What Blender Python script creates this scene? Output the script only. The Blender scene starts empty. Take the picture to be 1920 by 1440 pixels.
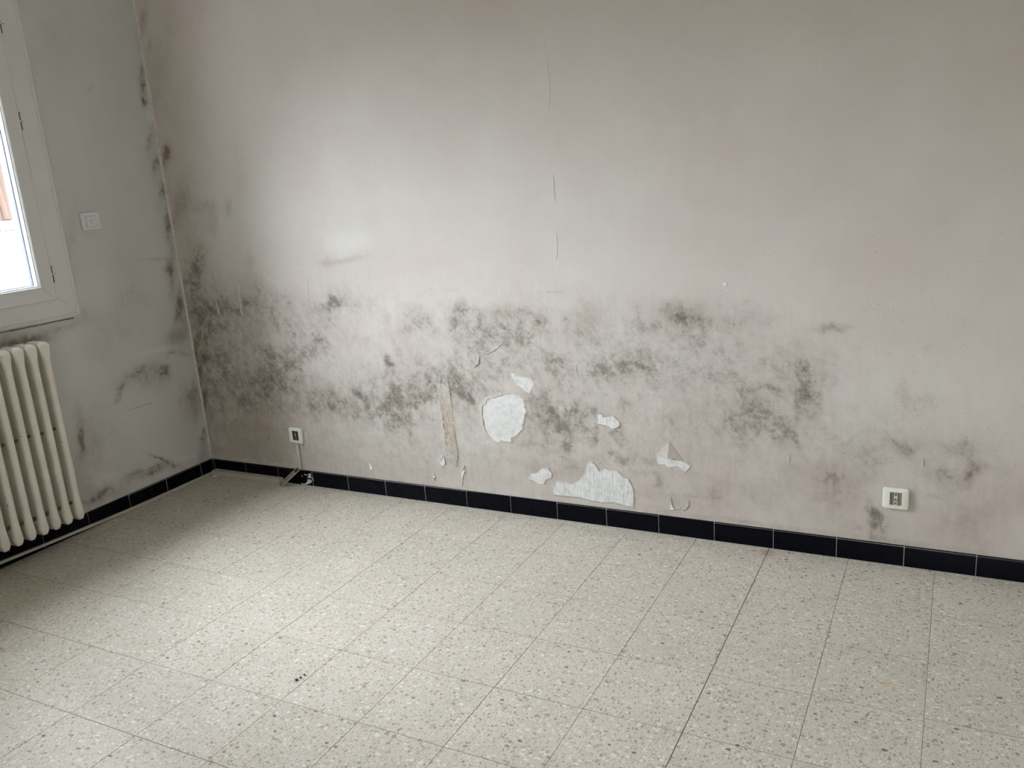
import bpy, math, random
import numpy as np
from mathutils import Vector, Matrix
from mathutils.geometry import delaunay_2d_cdt

# ------------------------------------------------------------------ camera
C = bpy.context.scene.collection
SC = bpy.context.scene
EYE = Vector((3.0984, -2.68289, 1.302505))
YAW, PITCH, ROLL, F = -0.4906468, -0.2499987, -0.0747751, 1561.693
cy, sy, cp, sp, cr, sr = math.cos(YAW), math.sin(YAW), math.cos(PITCH), math.sin(PITCH), math.cos(ROLL), math.sin(ROLL)
fwd = Vector((sy*cp, cy*cp, sp)); r0 = Vector((cy, -sy, 0)); u0 = r0.cross(fwd)
rgt = cr*r0 + sr*u0; up = -sr*r0 + cr*u0
cam = bpy.data.objects.new('camera', bpy.data.cameras.new('camera')); C.objects.link(cam)
m = Matrix((rgt, up, -fwd)).transposed().to_4x4(); m.translation = EYE
cam.matrix_world = m
cam.data.sensor_width = 36; cam.data.lens = F/1920*36; cam.data.clip_start = 0.02
SC.camera = cam

# ------------------------------------------------------------------ world, light, exposure
SC.view_settings.view_transform = 'Standard'; SC.view_settings.look = 'None'
SC.view_settings.gamma = 1; SC.view_settings.use_curve_mapping = False
SC.view_settings.exposure = -0.08
SC.cycles.use_denoising = True
SC.cycles.max_bounces = 10; SC.cycles.diffuse_bounces = 8
SC.cycles.sample_clamp_indirect = 8
W = bpy.data.worlds.new('sky'); SC.world = W; W.use_nodes = True
bg = W.node_tree.nodes['Background']
bg.inputs[0].default_value = (0.88, 0.925, 1.0, 1); bg.inputs[1].default_value = 6.6
W.cycles_visibility.camera = True

# hazy, spread-out sun behind thin cloud
sl = bpy.data.lights.new('hazy_sun', 'SUN'); sl.energy = 32.0; sl.angle = math.radians(60); sl.color = (.92,.94,1.0)
so = bpy.data.objects.new('hazy_sun', sl); C.objects.link(so)
_az, _el = math.radians(65), math.radians(36)
so.rotation_euler = Vector((-math.sin(_az)*math.cos(_el), -math.cos(_az)*math.cos(_el), math.sin(_el))).to_track_quat('Z', 'Y').to_euler()

ROOM_X, ROOM_Y, ROOM_H = 4.2, -4.0, 2.5
WALL_T = 0.2                                   # thickness of the window wall
WIN = (-2.0, -0.545, 0.885, 2.16)              # window opening in the left wall: y0, y1, z0, z1

# sky portals at the window and at the unseen fill-light door added behind the camera
def portal(name, loc, rot, sx, sy_):
    l = bpy.data.lights.new(name, 'AREA'); l.shape = 'RECTANGLE'; l.size = sx; l.size_y = sy_
    l.cycles.is_portal = True
    o = bpy.data.objects.new(name, l); C.objects.link(o); o.location = loc; o.rotation_euler = rot
portal('window_portal', (-WALL_T-0.01, (WIN[0]+WIN[1])/2, (WIN[2]+WIN[3])/2), (0, -math.pi/2, 0), WIN[3]-WIN[2], WIN[1]-WIN[0])
FILL_DOOR = (2.85, 3.75, .02, 1.9)  # unseen opening added to let in fill light
portal('fill_door_portal', ((FILL_DOOR[0]+FILL_DOOR[1])/2, ROOM_Y-0.21, (FILL_DOOR[2]+FILL_DOOR[3])/2), (math.pi/2, 0, 0), FILL_DOOR[1]-FILL_DOOR[0], FILL_DOOR[3]-FILL_DOOR[2])

# ------------------------------------------------------------------ painted-on data, in metres on the walls
# strokes: (channel, c1, c2, a1, a2, b1, b2, amount); channel 0 mould, 1 brown damp and painted corner shade, 2 specks, 3 pale lime
BACK_STROKES=[(0,0.089,0.845,0.107,0.0,-0.031,-0.135,0.69),(0,0.082,0.621,0.096,-0.01,-0.086,-0.186,0.552),(0,0.086,0.444,0.106,-0.006,-0.091,-0.225,0.456),(0,0.103,0.965,0.056,-0.004,-0.036,-0.102,0.506),(0,0.043,1.038,0.04,-0.003,-0.064,-0.175,0.322),(0,0.2,0.625,0.119,-0.004,-0.092,-0.278,0.342),(0,0.174,0.346,0.165,0.011,-0.048,-0.225,0.266),(0,0.166,0.772,0.161,0.002,-0.017,-0.075,0.38),(0,0.021,0.844,0.049,-0.003,-0.065,-0.181,0.506),(1,0.025,0.745,0.026,-0.004,-0.059,-0.111,0.6),(1,0.023,0.62,0.027,-0.003,-0.06,-0.128,0.95),(1,0.021,0.492,0.03,-0.003,-0.06,-0.117,0.95),(1,0.019,0.362,0.027,-0.002,-0.061,-0.134,0.8),(1,0.014,0.229,0.024,-0.001,-0.044,-0.11,0.5),(1,0.004,0.121,0.036,0.003,-0.015,-0.069,0.35),(1,0.115,1.541,0.138,-0.025,-0.22,-0.48,0.18),(1,0.093,1.848,0.067,-0.014,-0.117,-0.243,0.25),(1,0.039,1.475,0.026,-0.003,-0.017,-0.044,0.85),(0,0.039,1.475,0.026,-0.003,-0.017,-0.044,0.322),(1,0.051,1.239,0.026,-0.004,-0.031,-0.068,0.55),(1,0.104,1.294,0.026,-0.001,-0.014,-0.059,0.4),(0,0.11,1.317,0.061,-0.009,-0.049,-0.109,0.23),(0,0.071,1.226,0.039,-0.006,-0.037,-0.083,0.322),(0,0.206,1.252,0.071,0.005,0.001,-0.027,0.552),(2,0.157,1.239,0.039,-0.002,-0.004,-0.018,0.7),(2,0.14,1.165,0.026,-0.001,-0.004,-0.018,0.4),(1,0.258,1.184,0.025,-0.001,-0.015,-0.068,0.35),(0,0.138,1.041,0.048,-0.001,-0.012,-0.052,0.46),(0,0.148,1.13,0.079,-0.002,-0.033,-0.142,0.202),(1,0.035,2.024,0.018,-0.004,-0.029,-0.058,0.5),(1,0.03,1.703,0.019,-0.004,-0.03,-0.062,0.4),(1,0.04,1.918,0.015,-0.003,-0.024,-0.05,0.35),(2,0.443,1.466,0.065,-0.005,-0.005,-0.025,0.8),(2,0.459,1.428,0.053,-0.004,-0.004,-0.017,0.8),(2,0.438,1.354,0.042,-0.003,-0.01,-0.047,0.75),(2,0.438,1.266,0.048,-0.002,-0.008,-0.039,0.75),(2,0.499,1.521,0.058,-0.005,-0.003,-0.017,0.3),(2,0.571,1.588,0.017,-0.002,-0.002,-0.012,0.4),(0,0.349,1.241,0.022,-0.001,-0.009,-0.04,0.46),(2,0.425,1.008,0.025,-0.0,-0.01,-0.05,0.8),(0,0.426,0.985,0.025,-0.0,-0.014,-0.069,0.23),(2,0.569,1.017,0.03,-0.001,-0.002,-0.011,0.5),(2,0.605,0.971,0.009,-0.0,-0.001,-0.007,0.9),(0,0.447,1.386,0.051,-0.003,-0.033,-0.158,0.138),(2,0.239,1.725,0.025,-0.003,-0.004,-0.017,0.6),(2,0.477,1.903,0.085,-0.011,-0.008,-0.039,0.3),(0,0.415,0.881,0.113,-0.0,-0.01,-0.051,0.38),(0,0.305,0.81,0.109,0.001,-0.009,-0.041,0.418),(1,0.27,0.826,0.097,0.001,-0.007,-0.034,0.3),(0,0.493,0.811,0.167,0.001,-0.014,-0.071,0.342),(0,0.37,0.739,0.135,0.002,-0.018,-0.088,0.342),(0,0.618,0.835,0.106,-0.007,-0.012,-0.039,0.304),(0,0.574,0.754,0.102,-0.048,-0.051,-0.055,0.304),(0,0.657,0.72,0.096,-0.027,-0.034,-0.054,0.266),(0,0.866,0.807,0.047,0.0,-0.009,-0.06,0.782),(0,0.871,0.836,0.081,0.0,-0.007,-0.043,0.414),(0,0.823,0.82,0.102,0.001,-0.004,-0.027,0.266),(0,0.955,0.815,0.073,0.001,-0.01,-0.065,0.322),(0,0.756,0.791,0.104,0.001,-0.006,-0.033,0.228),(0,0.772,0.711,0.031,-0.009,-0.049,-0.08,0.266),(0,0.77,0.665,0.041,0.013,0.022,-0.073,0.494),(0,0.685,0.628,0.065,0.002,-0.006,-0.037,0.532),(0,0.517,0.582,0.098,0.004,-0.011,-0.059,0.608),(0,0.565,0.541,0.059,-0.027,-0.059,-0.066,0.418),(0,0.449,0.499,0.115,0.005,-0.014,-0.076,0.304),(0,0.344,0.531,0.176,0.008,-0.031,-0.153,0.342),(0,0.517,0.446,0.144,0.008,-0.016,-0.085,0.532),(0,0.349,0.395,0.197,0.012,-0.014,-0.068,0.38),(0,0.591,0.348,0.112,0.008,-0.007,-0.043,0.228),(0,0.22,0.245,0.246,0.019,-0.027,-0.13,0.152),(1,0.721,0.405,0.083,0.005,-0.008,-0.049,0.5),(0,0.716,0.41,0.094,0.006,-0.009,-0.053,0.494),(0,0.685,0.367,0.037,0.002,-0.009,-0.054,0.342),(0,0.877,0.386,0.107,-0.009,-0.019,-0.052,0.552),(1,0.833,0.376,0.115,0.008,-0.008,-0.053,0.35),(0,0.923,0.452,0.038,-0.022,-0.015,-0.016,0.644),(0,0.929,0.418,0.034,0.002,-0.007,-0.046,0.506),(0,0.813,0.434,0.07,0.004,-0.006,-0.041,0.276),(0,1.096,0.581,0.021,0.005,0.009,-0.047,0.736),(0,1.068,0.49,0.016,-0.0,-0.017,-0.073,0.782),(0,1.121,0.509,0.016,0.004,0.009,-0.074,0.644),(0,1.139,0.442,0.052,0.003,-0.006,-0.05,0.69),(0,1.21,0.453,0.076,0.004,-0.005,-0.044,0.782),(1,1.203,0.453,0.062,0.004,-0.004,-0.032,0.35),(0,1.283,0.528,0.062,0.003,-0.005,-0.043,0.69),(0,1.298,0.485,0.062,0.003,-0.006,-0.049,0.506),(0,1.262,0.603,0.043,0.002,-0.004,-0.035,0.46),(0,1.157,0.643,0.015,0.005,0.011,-0.037,0.46),(0,1.057,0.391,0.027,-0.012,-0.024,-0.031,0.69),(0,1.107,0.365,0.053,-0.03,-0.011,-0.012,0.598),(0,1.171,0.342,0.045,0.003,-0.006,-0.051,0.506),(0,1.089,0.324,0.033,0.003,-0.006,-0.046,0.368),(0,1.18,0.308,0.011,0.001,-0.007,-0.06,0.46),(0,1.262,0.349,0.038,0.003,-0.003,-0.028,0.23),(0,1.023,0.435,0.067,0.004,-0.01,-0.071,0.414),(0,0.996,0.537,0.053,0.002,-0.006,-0.045,0.184),(0,1.261,0.764,0.067,0.032,0.023,-0.04,0.598),(0,1.254,0.807,0.045,0.021,0.018,-0.031,0.46),(0,1.293,0.723,0.067,0.001,-0.004,-0.031,0.276),(0,1.062,0.816,0.051,0.0,-0.004,-0.032,0.23),(0,1.131,0.784,0.021,0.0,-0.005,-0.039,0.276),(0,0.933,0.67,0.015,-0.004,-0.023,-0.039,0.276),(0,1.015,0.672,0.033,0.001,-0.004,-0.027,0.184),(0,1.488,0.805,0.057,0.001,-0.004,-0.035,0.552),(0,1.436,0.757,0.038,-0.008,-0.022,-0.054,0.46),(0,1.552,0.793,0.068,-0.004,-0.003,-0.016,0.368),(0,1.688,0.807,0.112,-0.004,-0.003,-0.022,0.552),(1,1.655,0.806,0.11,-0.004,-0.003,-0.02,0.35),(0,1.789,0.761,0.026,0.0,-0.003,-0.039,0.506),(1,1.789,0.761,0.021,0.0,-0.002,-0.032,0.35),(0,1.639,0.754,0.122,0.002,-0.003,-0.039,0.322),(0,1.499,0.727,0.1,0.002,-0.004,-0.046,0.368),(0,1.716,0.748,0.106,0.002,-0.003,-0.034,0.322),(0,1.54,0.666,0.127,0.004,-0.006,-0.064,0.386),(0,1.679,0.69,0.108,0.003,-0.004,-0.05,0.322),(0,1.602,0.585,0.167,0.007,-0.006,-0.064,0.322),(0,1.71,0.671,0.011,0.007,0.03,-0.042,0.506),(0,1.743,0.662,0.011,0.008,0.037,-0.046,0.414),(0,1.787,0.674,0.009,0.006,0.037,-0.046,0.368),(0,1.87,0.633,0.039,-0.012,-0.007,-0.015,0.46),(0,1.846,0.596,0.035,0.013,0.013,-0.041,0.506),(2,1.886,0.72,0.054,0.001,-0.001,-0.023,0.7),(2,1.862,0.58,0.034,0.002,-0.002,-0.028,0.8),(0,1.973,0.77,0.059,0.001,-0.003,-0.056,0.46),(1,1.981,0.766,0.052,0.001,-0.003,-0.05,0.3),(0,1.911,0.79,0.029,0.0,-0.001,-0.015,0.276),(2,1.96,0.756,0.101,0.002,-0.003,-0.058,0.5),(0,2.019,0.719,0.073,0.002,-0.002,-0.047,0.23),(0,2.135,0.774,0.015,0.0,-0.001,-0.026,0.368),(0,2.178,0.779,0.023,0.0,-0.002,-0.068,0.23),(0,2.326,0.803,0.057,0.001,-0.001,-0.048,0.552),(0,2.397,0.773,0.064,0.001,-0.0,-0.026,0.414),(0,2.272,0.798,0.056,0.001,-0.001,-0.035,0.322),(0,2.234,0.765,0.068,0.001,-0.001,-0.031,0.276),(1,2.344,0.796,0.107,0.001,-0.001,-0.043,0.25),(0,2.343,0.727,0.109,0.003,-0.001,-0.044,0.294),(0,2.16,0.819,0.025,0.009,0.003,-0.009,0.276),(0,2.104,0.622,0.05,-0.007,-0.003,-0.011,0.552),(0,2.162,0.613,0.038,-0.005,-0.002,-0.011,0.46),(0,2.073,0.605,0.097,0.004,-0.001,-0.033,0.322),(0,2.248,0.632,0.136,0.005,-0.002,-0.057,0.276),(0,2.432,0.711,0.127,0.004,-0.001,-0.066,0.202),(0,2.358,0.562,0.197,0.01,-0.003,-0.138,0.184),(0,2.002,0.583,0.074,0.003,-0.001,-0.029,0.368),(2,1.99,0.559,0.057,0.003,-0.002,-0.04,0.85),(2,2.009,0.514,0.061,0.003,-0.001,-0.028,0.7),(2,2.061,0.556,0.04,0.002,-0.001,-0.031,0.7),(2,2.108,0.481,0.029,-0.009,-0.011,-0.027,0.9),(1,2.112,0.477,0.029,-0.009,-0.009,-0.023,0.6),(2,2.24,0.669,0.112,0.004,-0.001,-0.037,0.4),(2,2.115,0.412,0.119,0.009,-0.003,-0.08,0.4),(0,1.407,0.53,0.054,0.003,-0.003,-0.026,0.69),(0,1.454,0.461,0.056,-0.01,-0.01,-0.026,0.782),(0,1.482,0.43,0.041,0.003,-0.003,-0.032,0.414),(0,1.397,0.479,0.03,0.002,-0.004,-0.037,0.46),(0,1.547,0.488,0.086,0.005,-0.003,-0.031,0.368),(0,1.398,0.555,0.036,0.002,-0.006,-0.053,0.276),(0,1.772,0.459,0.043,0.003,-0.003,-0.036,0.46),(0,1.813,0.421,0.044,-0.012,-0.015,-0.034,0.69),(0,1.851,0.403,0.065,-0.012,-0.015,-0.045,0.828),(1,1.843,0.375,0.035,0.003,-0.002,-0.029,0.6),(0,1.899,0.416,0.042,-0.004,-0.004,-0.016,0.46),(0,1.894,0.333,0.015,0.001,-0.003,-0.05,0.69),(0,1.919,0.397,0.031,0.002,-0.002,-0.035,0.368),(0,1.994,0.358,0.01,0.001,-0.003,-0.053,0.552),(0,2.083,0.359,0.03,0.002,-0.001,-0.025,0.322),(0,1.83,0.349,0.037,0.003,-0.002,-0.036,0.368),(0,1.868,0.268,0.013,0.001,-0.003,-0.047,0.368),(2,1.828,0.483,0.043,0.003,-0.001,-0.021,0.6),(0,1.669,0.567,0.53,0.024,-0.023,-0.282,0.276),(0,2.07,0.527,0.403,0.022,-0.011,-0.242,0.258),(0,0.916,0.556,0.652,0.028,-0.051,-0.343,0.276),(0,2.213,0.705,0.509,0.014,-0.004,-0.137,0.239),(0,0.294,0.603,0.427,0.014,-0.083,-0.4,0.152),(0,2.62,0.504,0.241,0.016,0.001,-0.2,0.276),(0,0.587,0.66,0.535,0.015,-0.042,-0.233,0.091),(0,1.548,0.748,0.303,0.006,-0.007,-0.075,0.23),(0,2.344,0.781,0.194,0.003,-0.001,-0.062,0.23),(0,1.172,0.455,0.221,0.013,-0.017,-0.139,0.276),(0,1.428,0.492,0.147,0.008,-0.011,-0.107,0.276),(0,1.876,0.394,0.156,0.012,-0.008,-0.127,0.276),(0,3.092,0.349,0.257,-0.028,-0.013,-0.126,0.202),(0,2.866,0.362,0.187,0.018,0.004,-0.131,0.138),(0,0.838,0.412,0.208,0.013,-0.016,-0.102,0.276),(0,2.133,0.608,0.165,0.007,-0.003,-0.07,0.23),(0,0.622,0.519,0.218,0.01,-0.031,-0.178,0.19),(0,1.646,0.291,0.597,0.052,-0.011,-0.134,0.166),(0,1.246,0.21,0.374,0.035,-0.017,-0.143,0.129),(0,2.16,0.296,0.377,0.035,-0.004,-0.124,0.138),(2,2.047,0.281,0.049,0.005,-0.001,-0.029,0.9),(1,2.099,0.274,0.036,0.004,-0.001,-0.02,0.4),(0,2.059,0.276,0.055,0.005,-0.001,-0.025,0.322),(2,1.738,0.207,0.05,0.005,-0.002,-0.026,0.8),(0,1.741,0.192,0.055,0.006,-0.002,-0.027,0.276),(2,1.649,0.182,0.047,0.005,-0.002,-0.027,0.5),(2,1.496,0.2,0.024,0.002,-0.003,-0.032,0.4),(2,1.398,0.202,0.125,0.012,-0.007,-0.069,0.3),(0,2.241,0.187,0.033,0.004,-0.001,-0.035,0.46),(1,2.236,0.192,0.039,0.004,-0.001,-0.041,0.35),(0,2.227,0.226,0.116,0.002,-0.002,-0.016,0.276),(0,2.159,0.271,0.099,0.01,-0.001,-0.016,0.322),(0,1.984,0.443,0.021,0.001,-0.001,-0.016,0.276),(2,2.015,0.22,0.125,0.013,-0.003,-0.063,0.35),(0,1.556,0.195,0.031,-0.008,-0.006,-0.013,0.322),(0,1.352,0.355,0.02,0.001,-0.001,-0.013,0.276),(0,2.532,0.798,0.042,0.016,0.007,-0.02,0.368),(0,2.552,0.784,0.081,0.001,-0.0,-0.025,0.258),(0,2.536,0.845,0.013,0.0,-0.0,-0.009,0.368),(0,2.797,0.763,0.055,0.001,0.0,-0.013,0.46),(1,2.797,0.763,0.055,0.001,0.0,-0.013,0.25),(0,2.711,0.607,0.024,-0.0,-0.003,-0.081,0.69),(0,2.703,0.536,0.039,-0.005,-0.007,-0.047,0.69),(0,2.687,0.454,0.04,0.003,0.0,-0.031,0.46),(0,2.743,0.547,0.023,0.001,0.001,-0.064,0.368),(0,2.61,0.566,0.049,-0.008,-0.002,-0.011,0.46),(0,2.653,0.527,0.03,-0.021,-0.006,-0.009,0.506),(0,2.603,0.466,0.07,-0.002,-0.002,-0.027,0.506),(0,2.535,0.498,0.073,0.005,-0.0,-0.063,0.368),(0,2.508,0.441,0.06,0.004,-0.0,-0.032,0.368),(0,2.578,0.419,0.093,-0.001,-0.003,-0.032,0.414),(0,2.638,0.405,0.051,0.004,0.0,-0.031,0.46),(0,2.696,0.382,0.01,0.003,0.007,-0.043,0.46),(2,2.603,0.521,0.1,0.006,0.0,-0.072,0.5),(0,2.766,0.583,0.008,-0.0,-0.006,-0.105,0.276),(0,2.791,0.541,0.006,-0.0,-0.005,-0.088,0.23),(0,2.805,0.602,0.012,0.001,0.0,-0.014,0.276),(0,2.685,0.649,0.117,0.005,0.001,-0.064,0.276),(0,2.701,0.701,0.097,0.003,0.001,-0.042,0.138),(0,2.466,0.604,0.127,0.006,-0.001,-0.089,0.202),(0,3.016,0.566,0.015,0.011,0.021,-0.038,0.414),(0,3.061,0.552,0.038,0.002,0.001,-0.024,0.322),(0,2.99,0.511,0.054,0.004,0.001,-0.021,0.23),(2,3.069,0.533,0.071,0.005,0.002,-0.05,0.45),(0,2.975,0.415,0.043,-0.022,-0.005,-0.013,0.414),(0,3.017,0.393,0.036,0.003,0.001,-0.034,0.46),(1,3.018,0.367,0.021,0.002,0.001,-0.024,0.5),(0,3.153,0.414,0.043,0.004,0.002,-0.033,0.414),(0,3.183,0.383,0.024,0.002,0.002,-0.029,0.368),(0,3.108,0.333,0.022,0.021,0.02,-0.029,0.552),(0,3.131,0.292,0.029,0.016,0.01,-0.027,0.552),(0,3.115,0.247,0.02,0.002,0.001,-0.012,0.46),(0,3.09,0.244,0.009,0.001,0.0,-0.009,0.368),(1,3.191,0.324,0.015,-0.009,-0.014,-0.034,0.6),(0,3.19,0.328,0.018,-0.01,-0.014,-0.034,0.322),(1,3.219,0.358,0.048,0.005,0.001,-0.017,0.4),(0,3.281,0.351,0.026,0.003,0.002,-0.024,0.322),(2,3.188,0.425,0.082,0.007,0.004,-0.067,0.35),(0,2.897,0.365,0.034,0.003,0.001,-0.043,0.276),(0,2.858,0.361,0.019,0.002,0.001,-0.022,0.276),(1,2.829,0.24,0.064,0.007,0.002,-0.101,0.55),(1,2.739,0.258,0.098,0.011,0.001,-0.074,0.35),(1,2.929,0.315,0.031,0.003,0.002,-0.071,0.25),(1,2.534,0.177,0.158,0.019,-0.0,-0.058,0.3),(1,2.407,0.221,0.092,0.01,-0.002,-0.119,0.2),(1,3.189,0.151,0.084,0.012,0.004,-0.07,0.4),(1,3.294,0.252,0.08,0.01,0.004,-0.067,0.3),(0,3.172,0.193,0.071,0.009,0.003,-0.052,0.184),(0,2.996,0.179,0.075,0.01,0.002,-0.045,0.23),(0,2.934,0.162,0.015,0.005,0.004,-0.028,0.782),(0,2.923,0.123,0.014,0.004,0.006,-0.039,0.874),(0,2.959,0.116,0.012,0.006,0.013,-0.04,0.874),(0,2.94,0.08,0.031,0.005,0.001,-0.018,0.644),(0,2.932,0.143,0.022,0.003,0.001,-0.037,0.644),(2,2.936,0.125,0.031,0.004,0.002,-0.055,0.6),(0,2.889,0.109,0.011,0.002,0.0,-0.007,0.552),(0,3.069,0.705,0.017,0.001,0.001,-0.013,0.184),(2,3.036,0.647,0.057,0.002,0.002,-0.049,0.25),(2,2.913,0.822,0.073,0.001,0.001,-0.032,0.25),(1,0.311,0.201,0.327,0.027,-0.037,-0.186,0.35),(0,2.059,0.286,1.34,-0.015,-0.03,-0.203,0.202),(1,1.947,0.128,1.344,0.016,-0.017,-0.109,0.12),(1,0.684,0.183,0.643,0.058,-0.029,-0.178,0.1),(0,0.684,0.183,0.81,0.073,-0.031,-0.186,0.152),(0,2.704,0.438,0.661,0.051,0.004,-0.29,0.11),(1,0.68,0.157,0.358,0.033,-0.017,-0.102,0.22),(1,1.235,0.116,0.358,0.016,-0.018,-0.096,0.2),(1,1.918,0.2,0.077,0.008,-0.002,-0.043,0.45),(1,1.727,0.147,0.224,0.006,-0.015,-0.089,0.22),(1,2.253,0.123,0.229,0.003,-0.008,-0.062,0.3),(1,2.873,0.089,0.459,0.0,-0.004,-0.057,0.25),(1,0.485,0.44,0.187,0.01,-0.028,-0.15,0.2),(1,2.446,0.38,0.282,0.024,-0.001,-0.115,0.12),(1,1.746,0.405,0.045,0.003,-0.009,-0.127,0.3),(1,1.703,0.285,0.037,0.003,-0.002,-0.022,0.3),(1,2.318,0.408,0.075,0.006,-0.002,-0.097,0.15),(0,2.461,0.08,0.285,0.0,-0.001,-0.008,0.46),(0,3.03,0.08,0.222,0.0,-0.0,-0.007,0.368),(0,1.945,0.096,0.21,-0.0,-0.001,-0.007,0.322),(0,0.54,0.055,0.306,0.006,-0.002,-0.008,0.304),(0,2.331,0.153,0.075,0.002,-0.001,-0.006,0.368),(1,0.943,1.003,0.107,0.01,0.0,-0.011,0.4),(1,0.852,0.996,0.022,-0.011,-0.02,-0.022,0.4),(0,1.432,0.88,0.028,-0.0,-0.001,-0.006,0.23),(0,1.864,0.874,0.046,0.0,-0.0,-0.002,0.552),(3,0.967,1.073,0.119,-0.003,-0.007,-0.046,0.8),(3,1.149,0.784,0.013,0.001,-0.002,-0.064,0.55),(3,1.434,0.788,0.012,-0.002,-0.016,-0.053,0.5),(3,1.326,0.681,0.03,0.001,-0.015,-0.129,0.4),(3,1.934,0.832,0.016,0.0,-0.006,-0.096,0.25),(3,0.856,0.53,0.169,0.008,-0.011,-0.07,0.25),(3,1.042,0.673,0.067,0.002,-0.019,-0.134,0.35),(3,0.733,0.477,0.059,0.003,-0.016,-0.096,0.2),(3,0.841,0.245,0.173,0.014,-0.011,-0.074,0.15),(3,0.974,0.185,0.168,0.016,-0.005,-0.034,0.2),(3,2.414,0.675,0.106,0.004,-0.002,-0.109,0.15),(3,2.863,0.485,0.062,0.004,0.003,-0.105,0.2),(3,2.268,0.67,0.073,-0.01,-0.003,-0.015,0.2),(3,0.075,0.047,0.014,0.001,-0.002,-0.008,0.5),(3,2.959,0.335,0.06,0.006,0.001,-0.035,0.3),(3,2.109,0.74,0.027,0.001,-0.002,-0.057,0.35),(3,1.373,0.554,0.017,0.001,-0.014,-0.131,0.5),(3,0.28,0.046,0.288,0.008,-0.003,-0.01,0.9),(3,0.552,0.14,0.013,0.001,-0.013,-0.072,0.9),(2,1.495,0.189,1.896,0.098,-0.07,-0.465,0.1),(2,1.976,0.679,1.118,0.034,-0.016,-0.295,0.1),(2,0.527,0.983,0.579,-0.008,-0.089,-0.462,0.08)]  # broad brown strokes high by the corner hold its paint tone and painted-in shade
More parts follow.
